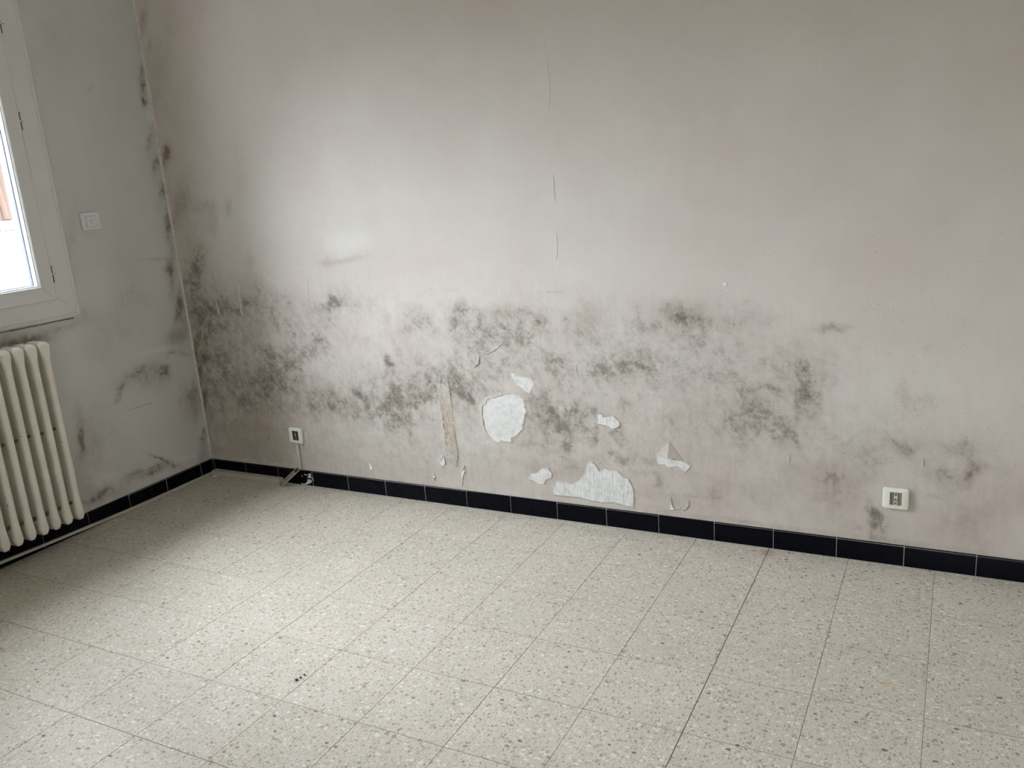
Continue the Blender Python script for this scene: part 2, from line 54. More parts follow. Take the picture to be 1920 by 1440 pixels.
LEFT_STROKES=[(0,-0.802,0.805,0.125,0.003,0.0,-0.02,0.975),(1,-0.8,0.811,0.125,0.004,0.001,-0.024,0.65),(0,-0.608,0.832,0.069,0.002,0.001,-0.013,0.585),(0,-0.518,0.865,0.019,-0.003,-0.005,-0.021,0.52),(0,-0.557,0.851,0.006,0.006,0.053,-0.043,0.0),(1,-0.048,0.961,0.02,-0.003,-0.019,-0.089,0.845),(0,-0.052,0.998,0.023,-0.003,-0.007,-0.033,0.65),(1,-0.04,0.814,0.023,-0.006,-0.031,-0.092,0.78),(0,-0.09,1.038,0.098,-0.008,-0.001,-0.005,0.65),(1,-0.018,0.773,0.029,-0.009,-0.037,-0.091,0.65),(0,0.004,1.987,0.013,-0.0,-0.034,-0.087,0.585),(0,-0.012,1.836,0.016,-0.001,-0.022,-0.055,0.78),(0,-0.029,1.76,0.016,-0.001,-0.019,-0.048,0.91),(1,-0.038,1.694,0.017,0.001,-0.003,-0.015,0.91),(3,-0.014,1.64,0.023,0.0,-0.007,-0.031,0.65),(0,-0.031,1.546,0.019,-0.002,-0.024,-0.062,0.78),(0,-0.021,1.438,0.022,-0.003,-0.025,-0.062,0.91),(0,-0.014,1.335,0.02,-0.003,-0.027,-0.067,0.78),(0,-0.013,1.23,0.02,-0.004,-0.023,-0.058,0.975),(0,-0.017,1.16,0.023,-0.005,-0.02,-0.05,0.845),(0,-0.023,1.078,0.023,-0.003,-0.01,-0.047,0.455),(0,-0.068,0.684,0.047,-0.01,-0.007,-0.033,0.585),(1,-0.084,0.682,0.059,-0.012,-0.01,-0.047,0.455),(0,-0.057,0.594,0.048,-0.011,-0.003,-0.014,0.715),(0,-0.122,0.616,0.023,-0.005,-0.003,-0.012,0.91),(3,-0.181,0.646,0.129,-0.002,0.001,-0.01,0.52),(0,-0.287,0.582,0.071,-0.004,0.001,-0.028,0.78),(0,-0.201,0.553,0.039,-0.01,-0.006,-0.028,0.715),(0,-0.353,0.567,0.058,-0.006,-0.0,-0.023,0.52),(0,-0.413,0.528,0.013,-0.008,-0.026,-0.037,0.845),(0,-0.44,0.489,0.024,0.005,0.005,-0.014,0.585),(0,-0.176,0.535,0.028,-0.007,-0.007,-0.033,0.52),(0,-0.242,0.502,0.083,-0.022,-0.01,-0.046,0.26),(0,-0.043,0.411,0.029,-0.012,-0.028,-0.069,0.78),(1,-0.077,0.356,0.06,-0.017,-0.016,-0.073,0.455),(0,-0.037,0.319,0.024,-0.01,-0.028,-0.069,0.585),(0,-0.085,0.461,0.03,-0.003,0.0,-0.05,0.39),(2,-0.034,0.18,0.022,-0.007,-0.01,-0.045,1.0),(0,-0.016,0.201,0.012,-0.004,-0.003,-0.015,0.91),(0,-0.035,0.173,0.015,-0.005,-0.003,-0.012,0.91),(0,-0.116,0.393,0.009,-0.002,-0.002,-0.01,0.65),(1,-0.639,0.377,0.016,-0.004,-0.011,-0.074,0.715),(0,-0.629,0.424,0.014,-0.003,-0.006,-0.043,0.455),(0,-0.63,0.492,0.018,-0.004,-0.009,-0.065,0.26),(0,-0.293,0.174,0.056,-0.043,-0.004,-0.005,1.0),(0,-0.264,0.154,0.023,-0.019,-0.005,-0.005,0.78),(0,-0.338,0.424,0.053,-0.002,0.0,-0.003,1.0),(0,-0.22,0.123,0.039,-0.017,-0.004,-0.012,1.0),(1,-0.323,0.129,0.111,-0.015,0.001,-0.018,0.78),(0,-0.349,0.143,0.097,-0.004,0.001,-0.008,0.65),(0,-0.407,0.134,0.063,-0.003,0.002,-0.012,0.65),(0,-0.466,0.119,0.051,-0.002,0.002,-0.012,0.585),(1,-0.599,0.11,0.096,-0.005,0.003,-0.019,0.65),(0,-0.625,0.108,0.071,-0.004,0.001,-0.007,0.65),(3,-0.159,0.117,0.074,-0.009,0.001,-0.016,0.65),(3,-0.575,0.161,0.053,-0.002,0.005,-0.033,0.975),(3,-0.506,0.118,0.07,-0.003,0.003,-0.017,0.91),(3,-0.646,0.128,0.047,-0.002,0.004,-0.028,0.715),(3,-0.644,0.245,0.023,-0.008,-0.014,-0.065,0.325),(1,-0.269,0.889,0.08,-0.013,-0.012,-0.056,0.286),(0,-0.415,0.824,0.15,-0.028,-0.01,-0.043,0.195),(0,-0.35,0.765,0.103,-0.021,-0.01,-0.044,0.195),(1,-0.464,0.721,0.098,-0.021,-0.019,-0.086,0.195),(0,-0.55,0.446,0.071,-0.021,-0.024,-0.108,0.156),(1,-0.527,0.322,0.097,-0.032,-0.029,-0.132,0.195),(1,-0.619,0.306,0.058,-0.02,-0.024,-0.108,0.455),(1,-0.62,0.13,0.143,-0.006,0.007,-0.052,0.52),(0,-0.301,0.554,0.123,-0.008,0.001,-0.043,0.39),(0,-0.204,0.542,0.056,-0.014,-0.013,-0.061,0.325),(3,-0.522,0.165,0.075,-0.009,0.001,-0.019,0.65),(0,-0.403,1.946,0.066,-0.001,-0.09,-0.236,0.13),(0,-0.287,1.737,0.011,-0.006,-0.019,-0.022,0.39),(0,-0.189,1.615,0.079,0.001,-0.028,-0.128,0.13),(1,-0.266,1.026,0.079,-0.01,-0.029,-0.132,0.156),(1,-0.556,1.064,0.017,-0.006,-0.091,-0.193,0.26),(0,-0.552,0.979,0.021,-0.008,-0.028,-0.058,0.26),(1,-0.048,0.11,0.031,-0.011,-0.011,-0.05,0.39),(0,0.009,0.226,0.015,-0.007,-0.058,-0.141,0.52),(0,0.182,1.916,0.003,0.0,-0.0,-0.002,0.0),(2,-0.363,0.462,0.408,-0.114,-0.075,-0.34,0.078),(0,-0.407,1.175,0.039,-0.004,-0.001,-0.006,0.325)]
PATCHES={'round':[(1.5436,0.4414),(1.5521,0.4621),(1.5839,0.4699),(1.6314,0.4844),(1.6621,0.4886),(1.6906,0.4832),(1.7071,0.4703),(1.7139,0.4464),(1.7083,0.4379),(1.7173,0.4245),(1.7081,0.4028),(1.7058,0.3886),(1.6998,0.3764),(1.6949,0.3618),(1.698,0.3526),(1.6858,0.3422),(1.6693,0.3266),(1.6426,0.3124),(1.6425,0.2956),(1.6155,0.2957),(1.5947,0.2963),(1.5861,0.2871),(1.5659,0.2951),(1.5485,0.307),(1.5312,0.3347),(1.5277,0.3538),(1.5238,0.3969),(1.5271,0.4331)],'wedge':[(1.6626,0.5718),(1.6811,0.568),(1.6818,0.5612),(1.6962,0.5538),(1.7125,0.5569),(1.7465,0.5506),(1.7589,0.5353),(1.7543,0.5236),(1.7436,0.5116),(1.7399,0.4942),(1.7228,0.4978),(1.7042,0.5141),(1.6825,0.5233),(1.6604,0.5602)],'oval':[(2.0069,0.4288),(2.0213,0.4318),(2.0288,0.4205),(2.0654,0.427),(2.0846,0.4107),(2.0898,0.3933),(2.0632,0.3793),(2.0396,0.3914),(1.9991,0.3963)],'flap':[(2.2213,0.2919),(2.2331,0.3009),(2.2521,0.2948),(2.2635,0.292),(2.2861,0.2863),(2.3086,0.2827),(2.3419,0.2684),(2.3304,0.2497),(2.3208,0.2409),(2.3079,0.2532),(2.2931,0.2635),(2.2624,0.2525),(2.2512,0.2632),(2.2243,0.2625)],'small':[(1.7077,0.1483),(1.7185,0.1711),(1.746,0.1783),(1.7652,0.1975),(1.792,0.2002),(1.8083,0.1806),(1.8049,0.1632),(1.7801,0.1562),(1.772,0.136),(1.7474,0.1354),(1.7257,0.1459)],'big':[(1.8104,0.1123),(1.824,0.1525),(1.8676,0.1531),(1.8845,0.1465),(1.9199,0.1652),(1.9473,0.1995),(1.9577,0.238),(1.9748,0.2438),(1.9907,0.2289),(2.0021,0.2095),(2.0235,0.224),(2.0437,0.2179),(2.0724,0.2209),(2.0917,0.1984),(2.1116,0.1924),(2.1284,0.1617),(2.1312,0.1292),(2.1276,0.0875),(2.0993,0.0881),(2.0506,0.0966),(2.0087,0.0893),(1.9626,0.0921),(1.9163,0.1013),(1.8686,0.0977),(1.8116,0.0974)],'strip':[(1.3498,0.5103),(1.3824,0.512),(1.3876,0.477),(1.3876,0.4059),(1.3912,0.3422),(1.3944,0.2659),(1.3971,0.2051),(1.38,0.1705),(1.3436,0.1917),(1.341,0.2735),(1.3408,0.3545),(1.337,0.4025),(1.331,0.45),(1.3327,0.4778)],'hook':[(1.3227,0.2103),(1.333,0.1989),(1.3321,0.1699),(1.3152,0.1619),(1.2967,0.1829),(1.3135,0.1887)],'drop':[(1.4218,0.1748),(1.4216,0.1501),(1.4091,0.1241),(1.4021,0.086),(1.4023,0.1233),(1.4035,0.1441)],'curl':[(1.2637,0.1252),(1.2734,0.1199),(1.2781,0.112),(1.2693,0.1047),(1.2754,0.097),(1.2617,0.0997),(1.2575,0.1119)],'tri':[(0.947,0.1485),(0.9635,0.1182),(0.9507,0.106),(0.9454,0.1163)],'tear':[(2.2688,0.1296),(2.274,0.1101),(2.2814,0.0948),(2.262,0.0923),(2.2663,0.1091)]}
CREASES={'vee':[(1.5335,0.6294),(1.5322,0.6156),(1.5276,0.5988),(1.5177,0.5929),(1.5042,0.5812)],'arc':[(1.6448,0.69),(1.6317,0.6762),(1.6123,0.6594),(1.5806,0.642),(1.5492,0.6327),(1.5333,0.6266)],'seamA':[(1.8864,1.7192),(1.8844,1.6681)],'seamB':[(1.8882,1.6354),(1.8926,1.5764),(1.8889,1.5109),(1.8802,1.4952)],'seamC':[(1.8858,1.2781),(1.8862,1.2261),(1.8855,1.1912)],'seamD':[(1.8844,1.0781),(1.8853,1.0423),(1.884,1.0099),(1.8765,0.9919)],'curlR':[(2.2814,0.0969),(2.3045,0.1018),(2.3216,0.1),(2.3306,0.1132),(2.3353,0.1258),(2.33,0.1391)],'crackR':[(2.3392,0.1302),(2.3581,0.1365),(2.3804,0.1353),(2.3989,0.1297)],'tent':[(2.2687,0.3471),(2.2674,0.3275),(2.2628,0.2939)],'stripR':[(1.3818,0.5471),(1.3848,0.4926),(1.3873,0.4534),(1.3881,0.3979),(1.3917,0.3262),(1.3976,0.2621)],'stripL':[(1.3509,0.5691),(1.3506,0.5261),(1.3526,0.4829)],'hookt':[(1.307,0.1715),(1.3233,0.1523),(1.3514,0.1366)],'sockL':[(2.9211,0.1977),(2.9244,0.1844),(2.9237,0.1603)],'right1':[(3.0649,0.3644),(3.0666,0.3365)],'mid1':[(2.6727,0.34),(2.6712,0.3097)],'arc2':[(1.9313,0.6109),(1.9327,0.5821),(1.9434,0.5565)]}
DRIPS={'d1':[(0.1956,0.8449),(0.2008,0.8087),(0.2038,0.7772)],'d2':[(0.3464,0.9161),(0.3444,0.8454),(0.3414,0.7693)],'d3':[(0.739,0.9251),(0.7342,0.8468),(0.7378,0.7836)],'dot':[(2.4667,0.8998)],'dot2':[(2.4751,0.8791)]}

SMEARS= [[(0.5943, 0.0382), (0.6048, 0.0467), (0.606, 0.0575), (0.6183, 0.0588), (0.6174, 0.046), (0.6197, 0.0367), (0.6057, 0.0373)], [(0.5948, 0.0297), (0.6184, 0.0291), (0.6169, 0.0162), (0.5981, 0.0077), (0.5748, -0.0003), (0.5646, 0.0007), (0.5861, 0.0128), (0.5926, 0.021)], [(0.5631, 0.0444), (0.5671, 0.0448), (0.5686, 0.0386), (0.5633, 0.038)], [(0.578, 0.0481), (0.5842, 0.0541), (0.5889, 0.0514), (0.6033, 0.0529), (0.6028, 0.0502), (0.5792, 0.0477)], [(0.5568, 0.0084), (0.5691, 0.0044), (0.5635, 0.0017), (0.5591, -0.0085), (0.5576, -0.0022)], [(0.6256, 0.0416), (0.6301, 0.0452), (0.6268, 0.0332), (0.6324, 0.0285), (0.6266, 0.0247), (0.6233, 0.0318)]]

# ------------------------------------------------------------------ helpers
def mesh_obj(name, verts, faces, mat=None, parent=None, smooth=False, kind=None):
    me = bpy.data.meshes.new(name); me.from_pydata([tuple(v) for v in verts], [], faces); me.update()
    if mat: me.materials.append(mat)
    if smooth: me.shade_smooth()
    o = bpy.data.objects.new(name, me); C.objects.link(o)
    if parent: o.parent = parent
    if kind: o['kind'] = kind
    return o
def inst(o, name=None, parent=None, loc=None):
    c = o.copy(); C.objects.link(c)
    if parent: c.parent = parent
    if loc is not None: c.location = loc
    return c
def thing(name, label, cat, loc=(0,0,0), group=None):
    o = bpy.data.objects.new(name, None); C.objects.link(o); o.location = loc; o.empty_display_size = .05
    o['label'] = label; o['category'] = cat
    if group: o['group'] = group
    return o
def tag(o, label, cat, group=None):
    o['label'] = label; o['category'] = cat
    if group: o['group'] = group
    return o
class MB:
    def __init__(s): s.v = []; s.f = []
    def add(s, v, f):
        n = len(s.v); s.v += [tuple(p) for p in v]; s.f += [tuple(i+n for i in q) for q in f]
    def box(s, a, b, bev=0.0):
        (x0,y0,z0),(x1,y1,z1) = a, b
        if bev <= 0:
            s.add([(x0,y0,z0),(x1,y0,z0),(x1,y1,z0),(x0,y1,z0),(x0,y0,z1),(x1,y0,z1),(x1,y1,z1),(x0,y1,z1)],
                  [(0,3,2,1),(4,5,6,7),(0,1,5,4),(1,2,6,5),(2,3,7,6),(3,0,4,7)]); return
        import bmesh
        bm = bmesh.new(); bmesh.ops.create_cube(bm, size=1)
        for v in bm.verts: v.co = Vector(((x0+x1)/2+v.co.x*(x1-x0), (y0+y1)/2+v.co.y*(y1-y0), (z0+z1)/2+v.co.z*(z1-z0)))
        bmesh.ops.bevel(bm, geom=bm.edges[:], offset=bev, segments=2, affect='EDGES', profile=.5)
        bm.verts.index_update()
        s.add([v.co[:] for v in bm.verts], [[v.index for v in f.verts] for f in bm.faces]); bm.free()
    def tube(s, pts, r, n=8, cap=True):
        pts = [Vector(p) for p in pts]; base = len(s.v)
        for i, p in enumerate(pts):
            d = (pts[min(i+1,len(pts)-1)]-pts[max(i-1,0)]).normalized()
            a = d.cross(Vector((0.31,0.17,0.94))).normalized(); b = d.cross(a)
            rr = r[i] if isinstance(r, (list,tuple)) else r
            for k in range(n):
                t = 2*math.pi*k/n; s.v.append(tuple(p + a*rr*math.cos(t) + b*rr*math.sin(t)))
        for i in range(len(pts)-1):
            for k in range(n):
                s.f.append((base+i*n+k, base+i*n+(k+1)%n, base+(i+1)*n+(k+1)%n, base+(i+1)*n+k))
        if cap:
            s.f.append(tuple(base+k for k in range(n))[::-1]); s.f.append(tuple(base+(len(pts)-1)*n+k for k in range(n)))
    def prism(s, poly, h0, h1, fr):       # poly 2D, fr(p, h) -> 3D
        n = len(poly)
        s.add([fr(p,h0) for p in poly]+[fr(p,h1) for p in poly],
              [tuple(range(n))[::-1], tuple(range(n,2*n))]+[(i,(i+1)%n,n+(i+1)%n,n+i) for i in range(n)])
    def make(s, name, mat=None, parent=None, smooth=False, kind=None):
        o = mesh_obj(name, s.v, s.f, mat, parent, False, kind)
        import bmesh
        bm = bmesh.new(); bm.from_mesh(o.data); bmesh.ops.recalc_face_normals(bm, faces=bm.faces[:]); bm.to_mesh(o.data); bm.free()
        if smooth: o.data.shade_smooth(); o.data.set_sharp_from_angle(angle=math.radians(smooth if smooth is not True else 40))
        return o

# ------------------------------------------------------------------ material helpers
class NT:
    def __init__(s, name):
        s.m = bpy.data.materials.new(name); s.m.use_nodes = True; s.t = s.m.node_tree
        s.b = s.t.nodes['Principled BSDF']
    def n(s, typ, **kw):
        o = s.t.nodes.new(typ)
        for k, v in kw.items():
            if k.startswith('i_'): 
                key = k[2:]; key = int(key) if key.isdigit() else key.replace('_',' ')
                s.put(o.inputs[key], v)
            else: setattr(o, k, v)
        return o
    def put(s, sock, v):
        if hasattr(v, 'is_output') or isinstance(v, bpy.types.NodeSocket): s.t.links.new(v, sock)
        else: sock.default_value = v
    def math(s, op, a, b=None, c=None, clamp=False):
        o = s.t.nodes.new('ShaderNodeMath'); o.operation = op; o.use_clamp = clamp
        s.put(o.inputs[0], a)
        if b is not None: s.put(o.inputs[1], b)
        if c is not None: s.put(o.inputs[2], c)
        return o.outputs[0]
    def mix(s, f, a, b, mode='MIX'):
        o = s.t.nodes.new('ShaderNodeMix'); o.data_type = 'RGBA'; o.blend_type = mode
        s.put(o.inputs[0], f); s.put(o.inputs[6], a); s.put(o.inputs[7], b); return o.outputs[2]
    def noise(s, vec, scale, detail=3, rough=.55, lac=2, dist=0):
        o = s.t.nodes.new('ShaderNodeTexNoise'); s.put(o.inputs['Vector'], vec)
        o.inputs['Scale'].default_value = scale; o.inputs['Detail'].default_value = detail
        o.inputs['Roughness'].default_value = rough; o.inputs['Lacunarity'].default_value = lac; o.inputs['Distortion'].default_value = dist
        return o.outputs[0]
    def vor(s, vec, scale, feature='F1', rnd=1.0):
        o = s.t.nodes.new('ShaderNodeTexVoronoi'); o.feature = feature; s.put(o.inputs['Vector'], vec)
        o.inputs['Scale'].default_value = scale; o.inputs['Randomness'].default_value = rnd; return o
    def step(s, x, a, b):                                # smoothstep a..b -> 0..1
        o = s.t.nodes.new('ShaderNodeMapRange'); o.interpolation_type = 'SMOOTHSTEP'
        s.put(o.inputs[0], x); s.put(o.inputs[1], a); s.put(o.inputs[2], b); return o.outputs[0]
    def lin(s, x, a, b, c, d):
        o = s.t.nodes.new('ShaderNodeMapRange'); s.put(o.inputs[0], x)
        for i, v in enumerate((a,b,c,d)): s.put(o.inputs[i+1], v)
        return o.outputs[0]
    def pos(s): return s.t.nodes.new('ShaderNodeNewGeometry').outputs['Position']
    def obj(s): return s.t.nodes.new('ShaderNodeTexCoord').outputs['Object']
    def scale(s, vec, sc, loc=(0,0,0)):
        o = s.t.nodes.new('ShaderNodeMapping'); s.put(o.inputs[0], vec); o.inputs['Scale'].default_value = sc; o.inputs['Location'].default_value = loc
        return o.outputs[0]
    def rot(s, vec, a):
        o = s.t.nodes.new('ShaderNodeMapping'); s.put(o.inputs[0], vec); o.inputs['Rotation'].default_value = (0, a, 0); return o.outputs[0]
    def bump(s, h, strength, dist, normal=None):
        o = s.t.nodes.new('ShaderNodeBump'); o.inputs['Strength'].default_value = strength; o.inputs['Distance'].default_value = dist
        s.put(o.inputs['Height'], h)
        if normal is not None: s.put(o.inputs['Normal'], normal)
        return o.outputs[0]
    def set(s, color=None, rough=None, normal=None, **kw):
        if color is not None: s.put(s.b.inputs['Base Color'], color)
        if rough is not None: s.put(s.b.inputs['Roughness'], rough)
        if normal is not None: s.put(s.b.inputs['Normal'], normal)
        for k, v in kw.items(): s.put(s.b.inputs[k.replace('_',' ')], v)
        return s.m
def plain(name, col, rough=.6, var=.06, scale=30, bump=0.0, **kw):
    t = NT(name); p = t.obj(); nz = t.noise(p, scale, 4)
    c = t.mix(t.lin(nz,.3,.7,0,1), tuple(x*(1-var) for x in col)+(1,), tuple(min(1,x*(1+var)) for x in col)+(1,))
    nm = t.bump(t.noise(p, scale*8, 2), .3, bump) if bump else None
    return t.set(c, rough, nm, **kw)

def wall_mat(name, col_a, col_b, axis):
    """dirty matt paint; the Stain attribute says where mould, damp, painted corner shade, specks and lime lie"""
    t = NT(name); p = t.pos()
    a = t.n('ShaderNodeAttribute', attribute_name='Stain')
    sep = t.n('ShaderNodeSeparateColor'); t.put(sep.inputs[0], a.outputs['Color'])
    Mo, Br, Sp, Li = sep.outputs[0], sep.outputs[1], sep.outputs[2], a.outputs['Alpha']
    big = t.noise(p, 2.2, 5, .6); fine = t.noise(p, 90, 5, .7); mid = t.noise(p, 22, 6, .65, dist=.6)
    streak = t.noise(t.scale(p, (60,60,9)), 1, 4, .6); hatch = t.noise(t.scale(p, (8,8,70)), 1, 3, .6)
    base = t.mix(t.lin(big,.35,.65,0,1), col_a, col_b)
    base = t.mix(t.lin(t.noise(p, 420, 2),.3,.7,0,.10), base, (.42,.40,.36,1))
    base = t.mix(t.lin(streak,.45,.75,0,.06), base, (.45,.43,.39,1))
    # lime / bare filler
    base = t.mix(t.math('MULTIPLY', Li, t.lin(mid,.3,.7,.5,1), clamp=True), base, (.74,.73,.70,1))
    # damp brown, also the upper corner's paint tone and painted shade
    bf = t.math('MULTIPLY', Br, t.lin(t.math('ADD', mid, t.math('MULTIPLY', streak, .6)),.5,1.1,.45,1.15), clamp=True)
    base = t.mix(t.math('MULTIPLY', bf, .72), base, (.215,.145,.100,1))
    # mould: soft wash with wiped streaks + broken fine growth
    diag = t.noise(t.scale(t.rot(p, .75), (55,55,10)), 1, 4, .6, dist=.5)
    tex = t.math('ADD', t.math('MULTIPLY', mid, .5), t.math('ADD', t.math('MULTIPLY', diag, .25), t.math('MULTIPLY', streak, .25)))
    wash = t.math('MULTIPLY', Mo, t.lin(tex,.36,.64,.30,1.15), clamp=True)
    base = t.mix(t.math('MULTIPLY', wash, .66), base, (.205,.185,.145,1))
    vf = t.noise(p, 330, 4, .75)
    g = t.math('ADD', t.math('MULTIPLY', vf, .38), t.math('ADD', t.math('MULTIPLY', fine, .30), t.math('ADD', t.math('MULTIPLY', mid, .14), t.math('ADD', t.math('MULTIPLY', diag, .10), t.math('MULTIPLY', hatch, .08)))))
    thr = t.lin(Mo, 0, 1, .60, .40)
    grow = t.step(g, thr, t.math('ADD', thr, .14))
    grow = t.math('MULTIPLY', grow, t.lin(Mo, .05, .95, 0, 1), clamp=True)
    base = t.mix(t.math('MULTIPLY', grow, .62), base, (.085,.072,.055,1))
    base = t.mix(t.math('MULTIPLY', t.step(t.math('MULTIPLY', Br, t.lin(tex,.35,.65,.6,1.3)), .5, .95), .5), base, (.125,.078,.050,1))
    # separate little colonies
    Sp = t.math('MULTIPLY', Sp, t.lin(t.noise(p, 9, 3), .38, .62, .15, 1.3))
    for sc, r in ((170, .26), (330, .30), (75, .12)):
        v = t.vor(p, sc); cs = t.n('ShaderNodeSeparateColor'); t.put(cs.inputs[0], v.outputs['Color'])
        rad = t.math('MULTIPLY', cs.outputs[1], r)
        dot = t.math('SUBTRACT', 1, t.step(v.outputs['Distance'], t.math('MULTIPLY', rad, .6), rad))
        on = t.math('LESS_THAN', cs.outputs[0], t.math('MULTIPLY', Sp, .8 if sc > 100 else .35))
        base = t.mix(t.math('MULTIPLY', t.math('MULTIPLY', dot, on), .8), base, (.09,.08,.07,1))
    h = t.math('ADD', t.math('MULTIPLY', t.noise(p, 260, 3), .5), t.math('MULTIPLY', t.noise(p, 35, 4), 1.5))
    nm = t.bump(h, .35, .0012)
    return t.set(base, .85, nm, Specular_IOR_Level=.25)

def floor_mat():
    t = NT('terrazzo'); p = t.pos()
    oi = t.n('ShaderNodeObjectInfo')
    off = t.n('ShaderNodeVectorMath', operation='SCALE'); 
    cx = t.n('ShaderNodeCombineXYZ'); t.put(cx.inputs[0], oi.outputs['Random']); t.put(cx.inputs[1], t.math('MULTIPLY', oi.outputs['Random'], 7.3))
    t.put(off.inputs[0], cx.outputs[0]); off.inputs['Scale'].default_value = 37.0
    add = t.n('ShaderNodeVectorMath', operation='ADD'); t.put(add.inputs[0], p); t.put(add.inputs[1], off.outputs[0])
    q = add.outputs[0]
    wq = t.n('ShaderNodeTexNoise'); t.put(wq.inputs['Vector'], q); wq.inputs['Scale'].default_value = 160; wq.inputs['Detail'].default_value = 1
    sub = t.n('ShaderNodeVectorMath', operation='SUBTRACT'); t.put(sub.inputs[0], wq.outputs['Color']); sub.inputs[1].default_value = (.5,.5,.5)
    scl = t.n('ShaderNodeVectorMath', operation='SCALE'); t.put(scl.inputs[0], sub.outputs[0]); scl.inputs['Scale'].default_value = .006
    ad2 = t.n('ShaderNodeVectorMath', operation='ADD'); t.put(ad2.inputs[0], q); t.put(ad2.inputs[1], scl.outputs[0])
    qq = ad2.outputs[0]
    base = t.mix(t.lin(t.noise(q, 5, 3),.35,.65,0,1), FL_A, FL_B)
    base = t.mix(t.lin(oi.outputs['Random'],0,1,0,.22), base, (.50,.485,.41,1))
    base = t.mix(t.lin(t.noise(q, 500, 2),.3,.7,0,.16), base, (.42,.40,.34,1))
    def layer(base, vec, sc, dens, rmax, ramp, seedv):
        v = t.vor(t.scale(vec, seedv[0], seedv[1]), sc)
        v.voronoi_dimensions = '2D'
        cs = t.n('ShaderNodeSeparateColor'); t.put(cs.inputs[0], v.outputs['Color'])
        rad = t.lin(cs.outputs[1], 0, 1, rmax*.45, rmax)
        dot = t.math('SUBTRACT', 1, t.step(v.outputs['Distance'], t.math('MULTIPLY', rad, .82), rad))
        on = t.math('LESS_THAN', cs.outputs[0], dens)
        cr_ = t.n('ShaderNodeValToRGB'); cr_.color_ramp.interpolation = 'CONSTANT'
        el = cr_.color_ramp.elements
        while len(el) < len(ramp): el.new(.5)
        for e, (ps, c) in zip(el, ramp): e.position = ps; e.color = c+(1,)
        t.put(cr_.inputs[0], cs.outputs[2])
        return t.mix(t.math('MULTIPLY', t.math('MULTIPLY', dot, on), .80), base, cr_.outputs[0])
    WH, CR, GY, DG, BR, RD, TN, BK = (.77,.745,.69), (.60,.56,.48), (.395,.37,.31), (.27,.245,.20), (.30,.235,.175), (.30,.15,.12), (.46,.40,.30), (.07,.07,.06)
    ramp1 = [(0,CR),(.25,GY),(.45,TN),(.6,WH),(.72,(.44,.41,.345)),(.9,BR)]
    ramp2 = [(0,WH),(.20,GY),(.42,TN),(.54,(.42,.39,.31)),(.76,DG),(.86,BR),(.975,RD)]
    ramp3 = [(0,WH),(.32,GY),(.55,BR),(.70,DG),(.82,TN),(.93,RD),(.955,BK)]
    base = layer(base, qq, 230, .75, .40, ramp1, ((1,1.5,1),(3,5,0)))
    base = layer(base, qq, 128, .62, .40, ramp1, ((1.5,1,1),(1,2,0)))
    base = layer(base, qq, 80, .46, .40, ramp2, ((1.3,.9,1),(7,1,0)))
    base = layer(base, qq, 54, .27, .36, ramp3, ((.85,1.35,1),(4,9,0)))
    # the few stains of this floor: rust ring near the skirting, a yellow spot
    for (x, y, r, c) in ((2.612,-.045,.03,(.30,.12,.06)), (3.012,-.677,.016,(.55,.36,.14))):
        d = t.n('ShaderNodeVectorMath', operation='DISTANCE'); t.put(d.inputs[0], p); d.inputs[1].default_value = (x,y,0)
        f = t.math('SUBTRACT', 1, t.step(t.math('ADD', d.outputs['Value'], t.math('MULTIPLY', t.noise(p, 60, 3), r)), r*.9, r*1.7))
        base = t.mix(t.math('MULTIPLY', f, .45), base, c+(1,))
    rg = t.lin(t.noise(p, 3.5, 4),.3,.7,FL_R,FL_R+.10)
    nm = t.bump(t.noise(p, 300, 2), .15, .0004)
    return t.set(base, rg, nm, Specular_IOR_Level=.5)

FL_A, FL_B, FL_R = (.67,.625,.555,1), (.61,.57,.495,1), .34
def plaster(name, col, dark, sc, stretch, strength):
    t = NT(name); p = t.pos()
    n1 = t.noise(p, 45, 5, .6); n2 = t.noise(p, 10, 4)
    rid = t.noise(t.scale(p, stretch), 1, 4, .6, dist=.4)
    c = t.mix(t.lin(n1,.45,.8,0,.6), col, dark)
    c = t.mix(t.lin(n2,.5,.75,0,.35), c, dark)
    v = t.vor(p, 190); cs = t.n('ShaderNodeSeparateColor'); t.put(cs.inputs[0], v.outputs['Color'])
    d = t.math('MULTIPLY', t.math('LESS_THAN', v.outputs['Distance'], .22), t.math('LESS_THAN', cs.outputs[0], .12))
    c = t.mix(t.math('MULTIPLY', d, .55), c, (.25,.22,.18,1))
    nm = t.bump(t.math('ADD', t.math('MULTIPLY', rid, 1.6), n1), strength, .0022)
    return t.set(c, .9, nm)
M_WB = wall_mat('damp_wall_paint_pink', (.640,.572,.538,1), (.672,.645,.598,1), 0)
M_WL = wall_mat('damp_wall_paint_grey', (.56,.57,.55,1), (.615,.62,.605,1), 1)
M_FLOOR = floor_mat()
M_GROUT = plain('floor_grout', (.22,.20,.16), .9)
M_PLAIN = plain('warm_matt_paint', (.70,.64,.56), .9, .03, 3)
M_CEIL = plain('ceiling_paint', (.76,.73,.68), .9, .02, 3)
M_PVC = plain('white_pvc', (.66,.665,.655), .38, .02, 12)
M_PVCD = plain('dark_gap_strip', (.07,.065,.05), .8)  # dark strips set in place of open slots and gaps
M_SEAL = plain('grey_seal', (.10,.11,.14), .5)
M_BEAD = plain('glazing_bead', (.72,.76,.80), .3, .02)
M_BLACK = plain('black_glazed_ceramic', (.0025,.0027,.0055), .16, .3, 40, Specular_IOR_Level=.10)
M_JOINT = plain('skirting_joint', (.46,.44,.40), .9)
M_TRUNK = plain('cream_plastic_trunking', (.50,.49,.41), .5, .06, 20)
M_TRUNKD = plain('dirty_plastic_trunking', (.30,.27,.21), .6, .3, 60)
